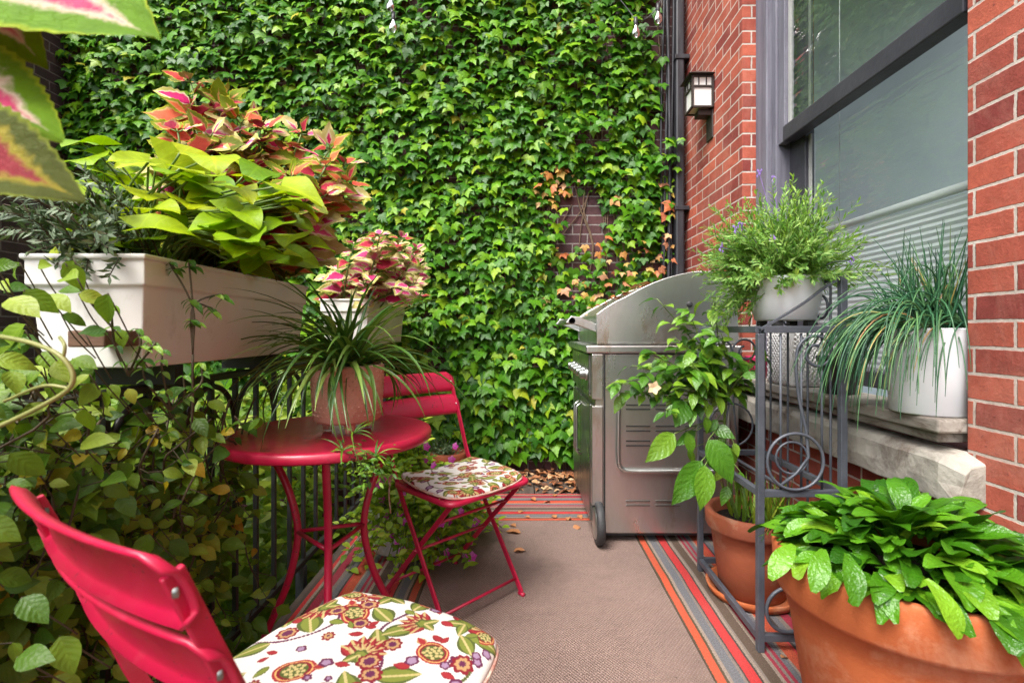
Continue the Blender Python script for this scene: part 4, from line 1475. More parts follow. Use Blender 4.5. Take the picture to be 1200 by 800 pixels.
# ------------------------------------------------------------------ bistro chairs (local: +x is forward)
def make_chair():
    t = thing('bistro_chair', 'x', 'chair')
    sw, sd = 0.19, 0.17          # half width, half depth
    zs = 0.452
    top = V((-0.305, 0, 0.80))
    bs = V((-0.170, 0, 0.46))
    ff = V((0.135, 0, 0.012))
    for s_ in (-1, 1):
        y = s_ * (sw - 0.012)
        b = MB()
        pts = [V((top.x, y, top.z)), V((-0.2375, y, 0.63)), V((bs.x, y, bs.z)), V((-0.02, y, 0.235)), V((ff.x, y, ff.z))]
        b.bar(catmull(pts, 5), 0.020, 0.008, (1, 0, 0.3))
        b.build('post', M['red_paint'], t, smooth=False, bevel=0.002)
        b = MB()
        y2 = s_ * (sw - 0.026)
        pts = [V((0.145, y2, 0.432)), V((-0.06, y2, 0.22)), V((-0.255, y2, 0.012))]
        b.bar(pts, 0.018, 0.008, (1, 0, 0.3))
        b.build('leg', M['red_paint'], t, smooth=False, bevel=0.002)
        for fx, fy in ((ff.x, y), (-0.255, y2)):
            b = MB()
            b.tube([V((fx - 0.014, fy, 0.006)), V((fx + 0.014, fy, 0.006))], 0.008, 8)
            b.build('foot', M['red_paint'], t)
    for x_, z_, yy in ((0.105, 0.055, sw - 0.016), (-0.215, 0.055, sw - 0.03), (0.07, 0.353, sw - 0.03), (-0.055, 0.222, sw - 0.014)):
        b = MB()
        b.tube([V((x_, -yy, z_)), V((x_, yy, z_))], 0.0055, 8)
        b.build('crossbar', M['red_paint'], t)
    # seat: frame and slats under the cushion
    b = MB()
    rr_ = 0.04
    loop = []
    for (cx_, cy_, a_) in ((sd - rr_, sw - rr_, 0), (-sd + rr_, sw - rr_, 90), (-sd + rr_, -sw + rr_, 180), (sd - rr_, -sw + rr_, 270)):
        for k in range(6):
            a = R(a_ + 90 * k / 5)
            loop.append(V((cx_ + rr_ * math.cos(a), cy_ + rr_ * math.sin(a), zs - 0.012)))
    b.tube(loop, 0.010, 8, closed=True)
    fr = b.build('seat_frame', M['red_paint'], t)
    for k in range(5):
        b = MB()
        x_ = -sd + 0.035 + k * (2 * sd - 0.07) / 4
        b.bar([V((x_, -sw + 0.008, zs - 0.004)), V((x_, 0, zs - 0.012)), V((x_, sw - 0.008, zs - 0.004))], 0.056, 0.004, (1, 0, 0))
        b.build('seat_slat', M['red_paint'], t, smooth=False)
    # two pressed back slats, dished and with folded rims
    ax = (top - bs).normalized()
    for (c0, hh) in ((0.245, 0.043), (0.346, 0.043)):
        b = MB()
        nu, nw_ = 20, 10
        vs = []
        for i in range(nu + 1):
            u = -1 + 2 * i / nu
            y = u * (sw + 0.001)
            dish = -0.020 * (1 - u * u)
            er = 1 - max(0, (abs(u) - 0.9) / 0.1) ** 2 * 0.35
            for j in range(nw_ + 1):
                v = -1 + 2 * j / nw_
                pz = bs + ax * (c0 + v * hh * er)
                lip = -0.010 * max(0, (abs(v) - 0.72) / 0.28) ** 1.6
                cr = 0.004 * (1 - v * v)
                vs.append(V((pz.x + dish + lip + cr, y, pz.z)))
        k = nw_ + 1
        fs = [(i * k + j, (i + 1) * k + j, (i + 1) * k + j + 1, i * k + j + 1) for i in range(nu) for j in range(nw_)]
        b.add(vs, fs)
        o = b.build('back_slat', M['red_paint'], t)
        so_ = o.modifiers.new('Solid', 'SOLIDIFY')
        so_.thickness = 0.005
        so_.offset = 0
        for s_ in (-1, 1):
            b = MB()
            pz = bs + ax * c0
            b.lathe([(0.001, -0.006), (0.006, -0.004), (0.007, 0.0)], V((pz.x - 0.004, s_ * (sw - 0.012), pz.z)), 10, True, False, 'x')
            b.build('rivet', M['steel_dark'], o)
            b = MB()
            b.lathe([(0.007, 0.0), (0.006, 0.004), (0.001, 0.006)], V((pz.x + 0.002, s_ * (sw - 0.012), pz.z)), 10, False, True, 'x')
            b.build('rivet', M['steel_dark'], o)
    return t


def heading(v):
    return math.atan2(v[1], v[0])


chair = make_chair()
chair['label'] = 'crimson folding bistro chair behind the round table, facing the grill'
chair['group'] = 'crimson bistro chairs'
chair.location = (-0.220, 1.85, 0.009)
chair.rotation_euler = (0, 0, R(-44))
chair2 = copy_tree(chair)
chair2['label'] = 'crimson folding bistro chair in the near left corner, its back toward us'
F2 = (-0.298, 0.785)
chair2.location = (F2[0], F2[1], 0.009)
chair2.rotation_euler = (0, 0, R(58.5))


# floral seat pads
def paint(N_, seed):
    rs = np.random.RandomState(seed)
    g = np.linspace(-0.80, 0.80, N_)
    X, Y = np.meshgrid(g, g, indexing='ij')
    wob = 0.012 * np.sin(X * 23 + 1.3 * np.sin(Y * 17)) + 0.012 * np.sin(Y * 19 + 1.1 * np.sin(X * 21))
    img = np.empty((N_, N_, 3))
    img[:] = (0.66, 0.635, 0.59)
    CR, RD, OL, DO, TN, PU, YE = (0.19, 0.012, 0.022), (0.30, 0.026, 0.030), (0.17, 0.20, 0.035), (0.075, 0.095, 0.022), (0.42, 0.25, 0.11), (0.11, 0.02, 0.06), (0.46, 0.38, 0.16)

    def loc(cx, cy, a):
        dx, dy = X - cx, Y - cy
        return dx * math.cos(a) + dy * math.sin(a), -dx * math.sin(a) + dy * math.cos(a)

    def leaf(cx, cy, a, L, W, c1, c2, vein=None):
        u, v = loc(cx, cy, a)
        t = np.clip(u / L, 0, 1)
        hw = W * np.sin(PI * t ** 0.8) + wob * 0.3
        inside = (u > 0) & (u < L) & (np.abs(v) < hw)
        img[inside] = c1
        inner = (u > 0) & (u < L) & (np.abs(v) < hw * 0.68)
        img[inner] = c2
        if vein:
            vv = inside & (np.abs(v) < 0.009)
            img[vv] = vein

    def flower(cx, cy, r, n, cols, a=0.0, sq=1.0):
        u, v = loc(cx, cy, a)
        v = v / sq
        rr_ = np.sqrt(u * u + v * v) + wob * 0.5
        th = np.arctan2(v, u)
        edge = 0.78 + 0.22 * np.abs(np.cos(n * th / 2))
        for f_, c in cols:
            m_ = rr_ < r * edge * f_
            img[m_] = c

    def seeds(cx, cy, r, n, c, s_):
        for k in range(n):
            a = k * 2.4
            q = r * math.sqrt((k + 0.5) / n)
            m_ = (X - cx - q * math.cos(a)) ** 2 + (Y - cy - q * math.sin(a)) ** 2 < s_ * s_
            img[m_] = c

    def stem(pts, w_, c):
        cp = catmull([V((p[0], p[1], 0)) for p in pts], 14)
        for p in cp:
            m_ = (X - p.x) ** 2 + (Y - p.y) ** 2 < w_ * w_
            img[m_] = c

    def pome(cx, cy, r, a):
        flower(cx, cy, r, 2, [(1.0, RD), (0.86, (0.60, 0.35, 0.12)), (0.78, CR), (0.62, DO)], a, 0.9)
        seeds(cx, cy, r * 0.52, 16, YE, r * 0.10)
        leaf(cx + r * 0.8 * math.cos(a), cy + r * 0.8 * math.sin(a), a, r * 0.7, r * 0.22, TN, RD)

    def peony(cx, cy, r, a):
        for k in range(7):
            b_ = a + (k - 3) * 0.42
            leaf(cx, cy, b_, r * (1.0 - 0.05 * abs(k - 3)), r * 0.24, CR, RD, YE)
        for k in range(5):
            b_ = a + (k - 2) * 0.5
            leaf(cx, cy, b_, r * 0.62, r * 0.15, TN, YE, CR)
        flower(cx, cy, r * 0.3, 6, [(1, DO), (0.7, OL)])
        leaf(cx, cy, a + 2.5, r * 0.6, r * 0.18, DO, OL, YE)
        leaf(cx, cy, a - 2.5, r * 0.6, r * 0.18, DO, OL, YE)

    # main sprays
    stem([(-0.75, -0.1), (-0.35, -0.3), (0.0, -0.22), (0.3, 0.05), (0.62, 0.02)], 0.014, PU)
    stem([(0.9, -0.75), (0.55, -0.6), (0.25, -0.72), (-0.05, -0.62)], 0.012, DO)
    stem([(-0.2, 0.9), (-0.1, 0.55), (0.2, 0.4), (0.4, 0.55)], 0.013, PU)
    for (x_, y_, a_, L_, W_) in ((-0.32, -0.28, 0.9, 0.30, 0.085), (-0.1, -0.25, -0.9, 0.30, 0.085), (0.1, -0.12, 0.8, 0.28, 0.08), (0.25, 0.0, -0.6, 0.30, 0.085), (0.42, 0.06, 1.2, 0.28, 0.08), (0.62, 0.02, 0.1, 0.26, 0.08),
                                  (-0.15, 0.62, 2.6, 0.28, 0.08), (0.05, 0.46, 0.9, 0.30, 0.09), (0.55, -0.6, -1.2, 0.26, 0.075), (0.4, -0.66, 0.9, 0.25, 0.07), (-0.55, -0.2, 2.2, 0.24, 0.07), (-0.9, 0.35, 0.3, 0.3, 0.09), (0.85, 0.5, 1.8, 0.36, 0.1)):
        leaf(x_, y_, a_, L_, W_, DO, OL, YE)
    peony(0.72, 0.30, 0.30, 0.6)
    peony(-0.62, 0.55, 0.34, 2.2)
    peony(0.70, -0.42, 0.30, -0.4)
    peony(0.15, 0.82, 0.28, 1.4)
    peony(-0.30, -0.85, 0.30, -1.2)
    peony(0.36, 0.66, 0.24, 2.6)
    peony(0.02, -0.02, 0.22, 0.2)
    peony(0.52, -0.16, 0.20, 1.9)
    peony(-0.12, -0.55, 0.22, -2.2)
    pome(0.62, 0.62, 0.12, 1.2)
    pome(0.66, -0.66, 0.12, -0.6)
    pome(-0.72, -0.42, 0.19, 2.4)
    pome(0.38, 0.38, 0.15, 0.9)
    pome(-0.28, 0.22, 0.13, -0.8)
    pome(0.28, -0.42, 0.13, 1.2)
    pome(0.86, 0.02, 0.13, 0.2)
    pome(-0.85, 0.05, 0.15, -2.6)
    for i in range(150):
        x_, y_ = rs.uniform(-0.78, 0.78, 2)
        c = img[min(N_ - 1, int((x_ + 0.8) / 1.6 * N_)), min(N_ - 1, int((y_ + 0.8) / 1.6 * N_))]
        if c[2] < 0.57:
            continue
        k = rs.randint(4)
        s_ = rs.uniform(0.035, 0.06)
        if k == 0:
            flower(x_, y_, s_ * 1.5, 8, [(1, CR), (0.7, TN), (0.4, PU)])
        elif k == 1:
            leaf(x_, y_, rs.uniform(0, 6.28), s_ * 2.6, s_ * 0.7, DO, OL)
        elif k == 2:
            leaf(x_, y_, rs.uniform(0, 6.28), s_ * 2.2, s_ * 0.6, CR, RD)
        else:
            flower(x_, y_, s_, 5, [(1, PU), (0.6, (0.30, 0.20, 0.30))])
    return img


def cushion(label, hx, hy, th, N_, seed, sag, loc, rz, flip=1):
    t = thing('seat_cushion', label, 'cushion', loc, rz, 'floral seat cushions')
    img = paint(N_, seed)
    g = np.linspace(-1, 1, N_)
    vs, colr = [], []

    def shape(x, y):
        k = 0.30
        xx = x * math.sqrt(1 - y * y * k * x * x)
        yy = y * math.sqrt(1 - x * x * k * y * y)
        m_ = max(abs(x), abs(y))
        up = (max(0.0, 1 - m_ ** 7)) ** 0.5
        z = 0.012 + th * 0.62 * up + th * 0.10 * (1 - x * x) * (1 - y * y)
        z += 0.0035 * mnoise.noise(V((x * 2.3 + seed, y * 2.3, 0))) * up
        z += sag(x, y)
        return V((xx * hx, yy * hy, z))

    for i in range(N_):
        for j in range(N_):
            vs.append(shape(g[i], g[j]))
    fs = [(i * N_ + j, (i + 1) * N_ + j, (i + 1) * N_ + j + 1, i * N_ + j + 1) for i in range(N_ - 1) for j in range(N_ - 1)]
    edge = [(i, 0) for i in range(N_)] + [(N_ - 1, j) for j in range(1, N_)] + [(i, N_ - 1) for i in range(N_ - 2, -1, -1)] + [(0, j) for j in range(N_ - 2, 0, -1)]
    nb_ = len(vs)
    for (i, j) in edge:
        p = vs[i * N_ + j].copy()
        vs.append(V((p.x * 0.94, p.y * 0.94, p.z - 0.014)))
    ne = len(edge)
    for a in range(ne):
        i, j = edge[a]
        i2, j2 = edge[(a + 1) % ne]
        fs.append((i * N_ + j, nb_ + a, nb_ + (a + 1) % ne, i2 * N_ + j2))
    fs.append(tuple(nb_ + a for a in range(ne)))
    b = MB()
    b.add(vs, fs)
    o = b.build('cover', M['print'], t)
    ca = o.data.color_attributes.new('print', 'FLOAT_COLOR', 'POINT')
    arr = np.ones((len(vs), 4), dtype=np.float32)
    arr[:N_ * N_, :3] = img.reshape(-1, 3)
    for a, (i, j) in enumerate(edge):
        arr[nb_ + a, :3] = img[i, j]
    ca.data.foreach_set('color', arr.ravel())
    b = MB()
    b.tube([vs[i * N_ + j] + V((0, 0, -0.004)) for (i, j) in edge[::4]], 0.004, 7, closed=True)
    b.build('piping', M['piping'], t)
    for s_ in (-1, 1):
        b = MB()
        p = V((-hx * 0.93, s_ * hy * 0.93, 0.01))
        b.tube(catmull([p, p + V((-0.02, s_ * 0.005, 0.012)), p + V((-0.028, s_ * 0.012, -0.01)), p + V((-0.012, s_ * 0.016, -0.02))], 5), 0.004, 6)
        b.tube(catmull([p + V((-0.02, s_ * 0.005, 0.012)), p + V((-0.03, s_ * 0.01, -0.05)), p + V((-0.026, s_ * 0.006, -0.13))], 5), 0.003, 6)
        b.build('tie', M['piping'], t)
    return t


cushion('floral cushion on the near chair, its large red and olive print seen close up', 0.196, 0.205, 0.034, 290, 3, lambda x, y: 0.0, (F2[0] + 0.026, F2[1] + 0.022, 0.452), R(62.5))
cushion('small sagging floral cushion on the chair behind the table', 0.178, 0.196, 0.026, 150, 11, lambda x, y: 0.018 * (abs(y) ** 2) * (0.5 - 0.5 * x) - 0.006 * (1 - y * y), (-0.220, 1.85, 0.455), R(-44))

# ------------------------------------------------------------------ spider plant in its clay pot on the table
PC = V((-0.538, 1.535, TZ))
pot = thing('clay_pot', 'pinkish clay pot with dimpled sides and three feet on the round table', 'pot', PC)
b = MB()
b.lathe([(0.060, 0.030), (0.092, 0.031), (0.099, 0.038), (0.105, 0.10), (0.109, 0.19), (0.110, 0.20), (0.103, 0.203), (0.099, 0.197), (0.096, 0.16)], PC, 56, True)
body = b.build('body', M['pink_clay'], pot, PC)
b = MB()
for r_ in range(11):
    for k in range(34):
        a = 2 * PI * (k + 0.5 * (r_ % 2)) / 34
        zz = 0.055 + r_ * 0.0128
        rad = 0.1005 + (zz - 0.038) * 0.058
        c = PC + V((rad * math.cos(a), rad * math.sin(a), zz))
        b.lathe([(0.0001, 0.0022), (0.0035, 0.0010), (0.0045, -0.001)], V((0, 0, 0)), 5, False)
        nv_ = 15
        rot = Matrix.Rotation(a, 3, 'Z') @ Matrix.Rotation(PI / 2, 3, 'Y')
        for q in range(nv_):
            b.v[-nv_ + q] = c + rot @ b.v[-nv_ + q]
b.build('dimples', M['pink_clay'], body, PC)
for k in range(3):
    a = a0 + k * 2 * PI / 3 + 0.1
    b = MB()
    b.lathe([(0.013, 0.0), (0.016, 0.015), (0.019, 0.034)], PC + V((0.066 * math.cos(a), 0.066 * math.sin(a), 0.0)), 14, True)
    b.build('foot', M['pink_clay'], pot, PC)
b = MB()
b.lathe([(0.097, 0.165), (0.05, 0.172), (0.001, 0.174)], PC, 28, False)
b.build('soil', M['soil'], pot, PC)

random.seed(51)
lv, sm = MB(), MB()
for i in range(170):
    a = rnd(0, 6.28)
    if i < 14:
        a = rnd(-2.6, -0.4)
    el = rnd(0.4, 1.5)
    L = rnd(0.25, 0.46)
    d = V((math.cos(a) * math.cos(el), math.sin(a) * math.cos(el), math.sin(el)))
    p = PC + V((rnd(-0.03, 0.03), rnd(-0.03, 0.03), 0.17))
    bend = rnd(1.1, 2.3) if el < 1.0 else rnd(0.7, 1.9)
    up = V((-math.cos(a) * math.sin(el), -math.sin(a) * math.sin(el), math.cos(el)))
    lv.leaf(p, d, up, L, rnd(0.011, 0.019), strap, bend * 1.08, 0.5, 12, 3, 0, 0, rnd(-0.3, 0.3))
plant('spider_plant', 'dark green arching spider plant in the clay pot on the table', 'plant', PC + V((0, 0, 0.17)), [('leaves', lv, M['spider'])])
# runner with plantlets tumbling over the table's front edge
random.seed(52)
lv, sm, fl = MB(), MB(), MB()
edge_ = P(418, 533, 1.255)
run = catmull([PC + V((0.02, -0.06, 0.20)), P(405, 470, 1.36), P(412, 505, 1.30), edge_ + V((0, -0.012, 0.01)), P(428, 552, 1.27)], 6)
sm.tube(run, 0.0016, 5)
for (px_, py_, d) in ((414, 508, 1.30), (402, 528, 1.26), (440, 535, 1.27)):
    p = P(px_, py_, d)
    for k in range(9):
        a = rnd(0, 6.28)
        lv.leaf(p, V((math.cos(a), math.sin(a) * 0.6 - 0.2, rnd(0.1, 1.0))), V((0, -0.3, 1)), rnd(0.04, 0.075), 0.006, strap, rnd(0.6, 1.6), 0.4, 6, 3)
for i in range(150):
    px_, py_ = random.gauss(428, 14), random.gauss(546, 11)
    p = P(px_, py_, rnd(1.25, 1.36))
    a = rnd(0, 6.28)
    lv.leaf(p, V((math.cos(a), math.sin(a), rnd(-0.9, 0.4))), V((0, -0.5, 0.8)), rnd(0.012, 0.028), rnd(0.006, 0.011), ovate, 0.5, 0.2, 3, 3)
for i in range(14):
    p = P(random.gauss(432, 18), random.gauss(548, 14), rnd(1.27, 1.34))
    sm.tube(catmull([edge_ + V((0.02, 0.02, -0.01)), (edge_ + p) / 2 + V((0, 0, 0.015)), p], 4), 0.001, 4)
plant('trailing_plant', 'fine trailing runners spilling over the front edge of the round table', 'plant', edge_, [('leaves', lv, M['pepper']), ('stems', sm, M['stem_green'])])


# ------------------------------------------------------------------ round pots
def round_pot(name, label, c, prof, mat, soil_r, soil_z, cat='pot', n=56, group=None):
    t = thing(name, label, cat, c, 0, group)
    b = MB()
    b.lathe(prof, c, n, True)
    b.build('body', mat, t, c)
    b = MB()
    b.lathe([(soil_r, soil_z), (soil_r * 0.5, soil_z + 0.008), (0.001, soil_z + 0.01)], c, 30, False)
    b.build('soil', M['soil'], t, c)
    return t


def terra(r, h, rim):
    rb = r * 0.66
    rt = r - 0.018
    return [(rb, 0.0), (rb + 0.006, 0.004), (rb + (rt - rb) * 0.75, h - rim - 0.07), (rt, h - rim - 0.004), (r - 0.006, h - rim), (r, h - rim + 0.012), (r + 0.003, h - 0.012), (r - 0.002, h - 0.002), (r - 0.012, h), (r - 0.026, h - 0.008), (r - 0.034, h - 0.09)]


BP = V((0.882, 1.145, 0.009))
round_pot('terracotta_pot', 'very large terracotta pot in the near right corner', BP, terra(0.268, 0.497, 0.105), M['terracotta'], 0.238, 0.44, n=90)
SP = V((0.885, 1.90, 0.022))
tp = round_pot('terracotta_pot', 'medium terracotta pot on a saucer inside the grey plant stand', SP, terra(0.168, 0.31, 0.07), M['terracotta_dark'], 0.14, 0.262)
b = MB()
b.lathe([(0.12, -0.010), (0.155, -0.006), (0.168, 0.022), (0.160, 0.024), (0.148, 0.0), (0.05, -0.001)], SP, 48, True)
b.build('saucer', M['terracotta'], tp, SP)
TP3 = V((-0.475, 3.22, 0.0))
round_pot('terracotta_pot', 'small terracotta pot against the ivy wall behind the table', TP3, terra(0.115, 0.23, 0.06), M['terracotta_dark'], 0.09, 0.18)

# big pot: rosettes of glossy crinkled leaves
random.seed(61)
lv, sm = MB(), MB()
for i in range(520):
    u = random.random() ** 0.5
    a = rnd(0, 6.28)
    c = V((BP.x + 0.21 * u * math.cos(a), BP.y + 0.21 * u * math.sin(a), BP.z + 0.47 + 0.085 * (1 - u * u) + rnd(-.02, .02)))
    a2 = a + rnd(-0.9, 0.9)
    el = max(0.15, 1.4 - u * 0.85 + rnd(-0.35, 0.25))
    d = V((math.cos(a2) * math.cos(el), math.sin(a2) * math.cos(el), math.sin(el)))
    up = V((-math.cos(a2) * math.sin(el), -math.sin(a2) * math.sin(el), math.cos(el)))
    L = rnd(0.06, 0.145)
    k0 = len(lv.v)
    lv.leaf(c, d, up, L, L * rnd(0.32, 0.44), spoon, rnd(0.8, 1.9), rnd(0.0, 0.4), 12, 7, rnd(0.01, 0.035), 0, rnd(-0.5, 0.5))
    zr = BP.z + 0.497
    for q in range(k0, len(lv.v)):      # leaves rest on the rim and fold over it
        v_ = lv.v[q]
        r_ = math.hypot(v_.x - BP.x, v_.y - BP.y)
        if r_ > 0.20:
            zmin = zr + 0.008 if r_ < 0.278 else zr + 0.008 - (r_ - 0.278) * 3.0
            if v_.z < zmin:
                v_.z = zmin + 0.25 * abs(zmin - v_.z) * 0.1
        if v_.x > WX - 0.006 and v_.z < 0.57:
            v_.x = WX - 0.006
        elif v_.x > 1.085:
            v_.x = 1.085 if v_.z > 0.55 else v_.x
for (px_, py_, d, ax, az) in ((1165, 720, 0.88, 0.02, -1), (965, 655, 1.0, -0.5, -0.6), (992, 660, 0.96, -0.2, -0.8), (930, 650, 1.02, -0.8, -0.4), (1085, 690, 0.9, 0.1, -0.9)):
    p = P(px_, py_ - 12, d + 0.015)
    lv.leaf(p, V((ax, -0.7, az * 0.35)), V((0, -0.5, 1)), 0.10, 0.040, spoon, 1.1, 0.15, 9, 5, 0.012)
plant('primrose_plant', 'glossy bright green rosette plant filling the very large terracotta pot', 'plant', BP + V((0, 0, 0.44)), [('leaves', lv, M['dock']), ('stems', sm, M['stem_green'])])

# pepper plant in the medium pot
random.seed(62)
lv, sm = MB(), MB()
root = SP + V((-0.05, 0.0, 0.26))
main = catmull([root, P(852, 560, 1.88), P(849, 500, 1.86), P(851, 470, 1.85)], 6)
sm.tube(main, 0.0055, 7)
fork = main[-1]
brs = []
for tip in (P(735, 445, 1.75), P(760, 410, 1.78), P(790, 395, 1.75), P(815, 385, 1.8), P(835, 345, 1.8), P(885, 410, 1.82), P(870, 440, 1.8), P(800, 455, 1.72), P(780, 480, 1.72), P(770, 350, 1.85), P(845, 390, 1.7), P(810, 425, 1.7), P(725, 460, 1.78), P(718, 448, 1.74), P(742, 428, 1.76), P(770, 420, 1.72), P(805, 360, 1.8)):
    m1 = fork.lerp(tip, 0.5) + V((rnd(-0.02, 0.02), 0, 0.015))
    pts = catmull([fork, m1, tip], 6)
    sm.tube(pts, [0.0035 - 0.002 * i / (len(pts) - 1) for i in range(len(pts))], 6)
    brs.append(pts)
for pts in brs:
    for k in range(21):
        p = pts[int((0.32 + 0.68 * k / 20) * (len(pts) - 1))]
        a = rnd(0, 6.28)
        d = V((math.cos(a) - 0.25, math.sin(a) * 0.7 - 0.2, rnd(-0.75, 0.3)))
        q = p + d.normalized() * 0.015
        sm.tube([p, q], 0.0011, 4)
        L = rnd(0.040, 0.085)
        lv.leaf(q + rv(0.018), d, V((0, -0.35, 1)) + rv(0.2), L, L * 0.52, ovate, rnd(0.4, 1.1), rnd(0.1, 0.3), 7, 5, 0.015)
# the large drooping leaves low down
for (bx, by, tx, ty, d, wd) in ((790, 508, 758, 548, 1.72, 0.52), (830, 515, 858, 570, 1.70, 0.6), (822, 540, 790, 598, 1.68, 0.52), (826, 545, 822, 602, 1.66, 0.5), (802, 470, 792, 505, 1.74, 0.75), (815, 505, 790, 530, 1.76, 0.35), (870, 440, 893, 448, 1.7, 0.5), (835, 500, 860, 520, 1.8, 0.6)):
    p, q = P(bx, by, d), P(tx, ty, d - 0.03)
    L = (q - p).length * 0.96
    lv.leaf(p, (q - p) + V((0, -0.03, 0.03)), V((0.15, -1, 0.35)), L, L * wd, ovate, 0.5, 0.15, 10, 5, 0.012)
    k = min(range(len(main)), key=lambda i: (main[i] - p).length)
    sm.tube(catmull([main[k], main[k].lerp(p, 0.5) + V((0, 0, 0.012)), p], 5), 0.002, 5)
for i in range(16):
    p = P(rnd(795, 872), rnd(450, 575), rnd(1.72, 1.86))
    L = rnd(0.05, 0.09)
    lv.leaf(p, V((rnd(-0.8, 0.6), -0.3, -1)), V((0.1, -1, 0.4)) + rv(0.3), L, L * 0.52, ovate, rnd(0.3, 0.9), 0.2, 8, 5, 0.015)
    k = min(range(len(main)), key=lambda i: (main[i] - p).length)
    sm.tube(catmull([main[k], main[k].lerp(p, 0.5) + V((0, 0, 0.012)), p], 5), 0.0016, 5)
fl = MB()
p = P(766, 454, 1.70)
for k in range(5):
    a = k * 2 * PI / 5
    fl.leaf(p, V((math.cos(a), -0.5, math.sin(a))), V((0, -1, 0)), 0.026, 0.024, broad, 0.5, 0.1, 4, 3)
t = plant('pepper_plant', 'leafy pepper plant rising from the medium terracotta pot before the grill', 'plant', root, [('leaves', lv, M['pepper']), ('stems', sm, M['stem_green'])])
fl.build('flower', surf_mat('cream_petal', (0.72, 0.56, 0.34), (0.66, 0.48, 0.28), 30, 0.6), t, root)
random.seed(63)
lv = MB()
for i in range(90):
    a = rnd(0, 6.28)
    p = SP + V((0.03 + rnd(-0.09, 0.09), rnd(-0.09, 0.09), 0.262))
    lv.leaf(p, V((math.cos(a) * 0.35, math.sin(a) * 0.35, 1)), V((math.cos(a), math.sin(a), 0.2)), rnd(0.09, 0.17), 0.012, strap, rnd(-0.5, 0.6), 0.3, 5, 3)
plant('grass_tuft', 'dense grassy tuft in the medium terracotta pot under the stand', 'plant', SP + V((0.03, 0, 0.262)), [('blades', lv, M['garden'])])

# sprigs in the small far pot
random.seed(64)
lv, sm = MB(), MB()
for i in range(26):
    a = rnd(0, 6.28)
    p0 = TP3 + V((rnd(-.05, .05), rnd(-.05, .05), 0.18))
    p1 = p0 + V((math.cos(a) * 0.12 - 0.02, math.sin(a) * 0.12, rnd(0.05, 0.14)))
    needle_stem(lv, sm, catmull([p0, p0.lerp(p1, .5) + V((0, 0, .02)), p1], 4), 0.002, 16, 0.045, 0.010)
plant('herb_plant', 'pale sprawling herb in the small terracotta pot by the ivy wall', 'herb', TP3 + V((0, 0, 0.18)), [('leaves', lv, M['rosemary']), ('stems', sm, M['stem_green'])])

# ------------------------------------------------------------------ white lattice pot with trailing pink flowers
WP = V((-0.585, 2.30, 0.010))


def lattice_pot(label, c, r0, r1, h, n=20, rows=6):
    t = thing('lattice_pot', label, 'pot', c, 0, 'white lattice pots')
    b = MB()
    b.lathe([(r0, 0), (r0 + 0.004, 0.006), (r1, h - 0.01), (r1 + 0.004, h - 0.004), (r1, h), (r1 - 0.010, h), (r1 - 0.012, h - 0.04)], c, 40, True)
    bd = b.build('body', M['lattice_white'], t, c)
    b = MB()
    for i in range(n):
        for sgn in (-1, 1):
            pts = []
            for k in range(13):
                f = k / 12
                a = 2 * PI * i / n + sgn * f * 2 * PI / n * rows * 0.5
                rr_ = r0 + (r1 - r0) * f + 0.003
                pts.append(c + V((rr_ * math.cos(a), rr_ * math.sin(a), 0.006 + f * (h - 0.012))))
            b.tube(pts, 0.0035, 5)
    b.build('lattice', M['lattice_white'], bd, c)
    b = MB()
    b.lathe([(r1 - 0.014, h - 0.03), (0.001, h - 0.02)], c, 24, False)
    b.build('soil', M['soil'], t, c)
    return t


lattice_pot('white lattice pot on the deck under the pink-flowered bush', WP, 0.095, 0.125, 0.20)
random.seed(71)
lv, sm, fl = MB(), MB(), MB()
cen = WP + V((0.10, 0.02, 0.22))
for i in range(340):
    a = rnd(0, 6.28)
    rad = 0.33 * random.random() ** 0.5
    hz = rnd(0.04, 0.42) * (1 - (rad / 0.42) ** 2) + rnd(-0.02, 0.03)
    if random.random() < 0.42:
        hz = -rnd(0.0, 0.20)
        rad = rnd(0.12, 0.40)
        a = rnd(-2.7, 0.5)
    tip = cen + V((math.cos(a) * rad, math.sin(a) * rad, hz))
    tip.x = max(tip.x, -0.84)
    if tip.x > -0.46 and tip.z > 0.34:
        tip.z = rnd(0.12, 0.34)
    tip.z = max(tip.z, 0.03)
    pts = catmull([cen, cen.lerp(tip, 0.55) + V((0, 0, 0.07)), tip], 4)
    sm.tube(pts, 0.0018, 4)
    for p in pts[3:]:
        for _ in range(2):
            b_ = rnd(0, 6.28)
            L = rnd(0.026, 0.050)
            lv.leaf(p + rv(0.012), V((math.cos(b_), math.sin(b_), rnd(-0.4, 0.5))), V((0, -0.3, 1)) + rv(0.4), L, L * 0.6, ovate, rnd(0.2, 0.8), 0.2, 4, 3)
petals = []
for (px_, py_) in ((500, 523), (481, 545), (508, 545), (519, 551), (535, 547), (452, 605), (459, 627), (511, 632), (530, 631), (557, 612), (551, 634), (476, 645), (553, 652), (480, 666), (497, 618), (440, 620), (470, 590), (448, 585), (525, 612)):
    base_ = P(px_, py_, 2.14 + (0.0 if py_ > 570 else 0.06))
    petals.append(base_)
for i in range(16):
    petals.append(P(rnd(435, 562), rnd(515, 662), rnd(2.02, 2.12)))
for i in range(10):
    a = rnd(0, 6.28)
    petals.append(cen + V((math.cos(a) * rnd(.1, .3), abs(math.sin(a)) * rnd(0, .25), rnd(0.0, 0.25))))
t = thing('flowering_bush', 'bushy green plant with small pink flowers spilling from the white lattice pot', 'flowers', cen)
lv.build('leaves', M['bush'], t, cen)
sm.build('stems', M['stem_green'], t, cen)
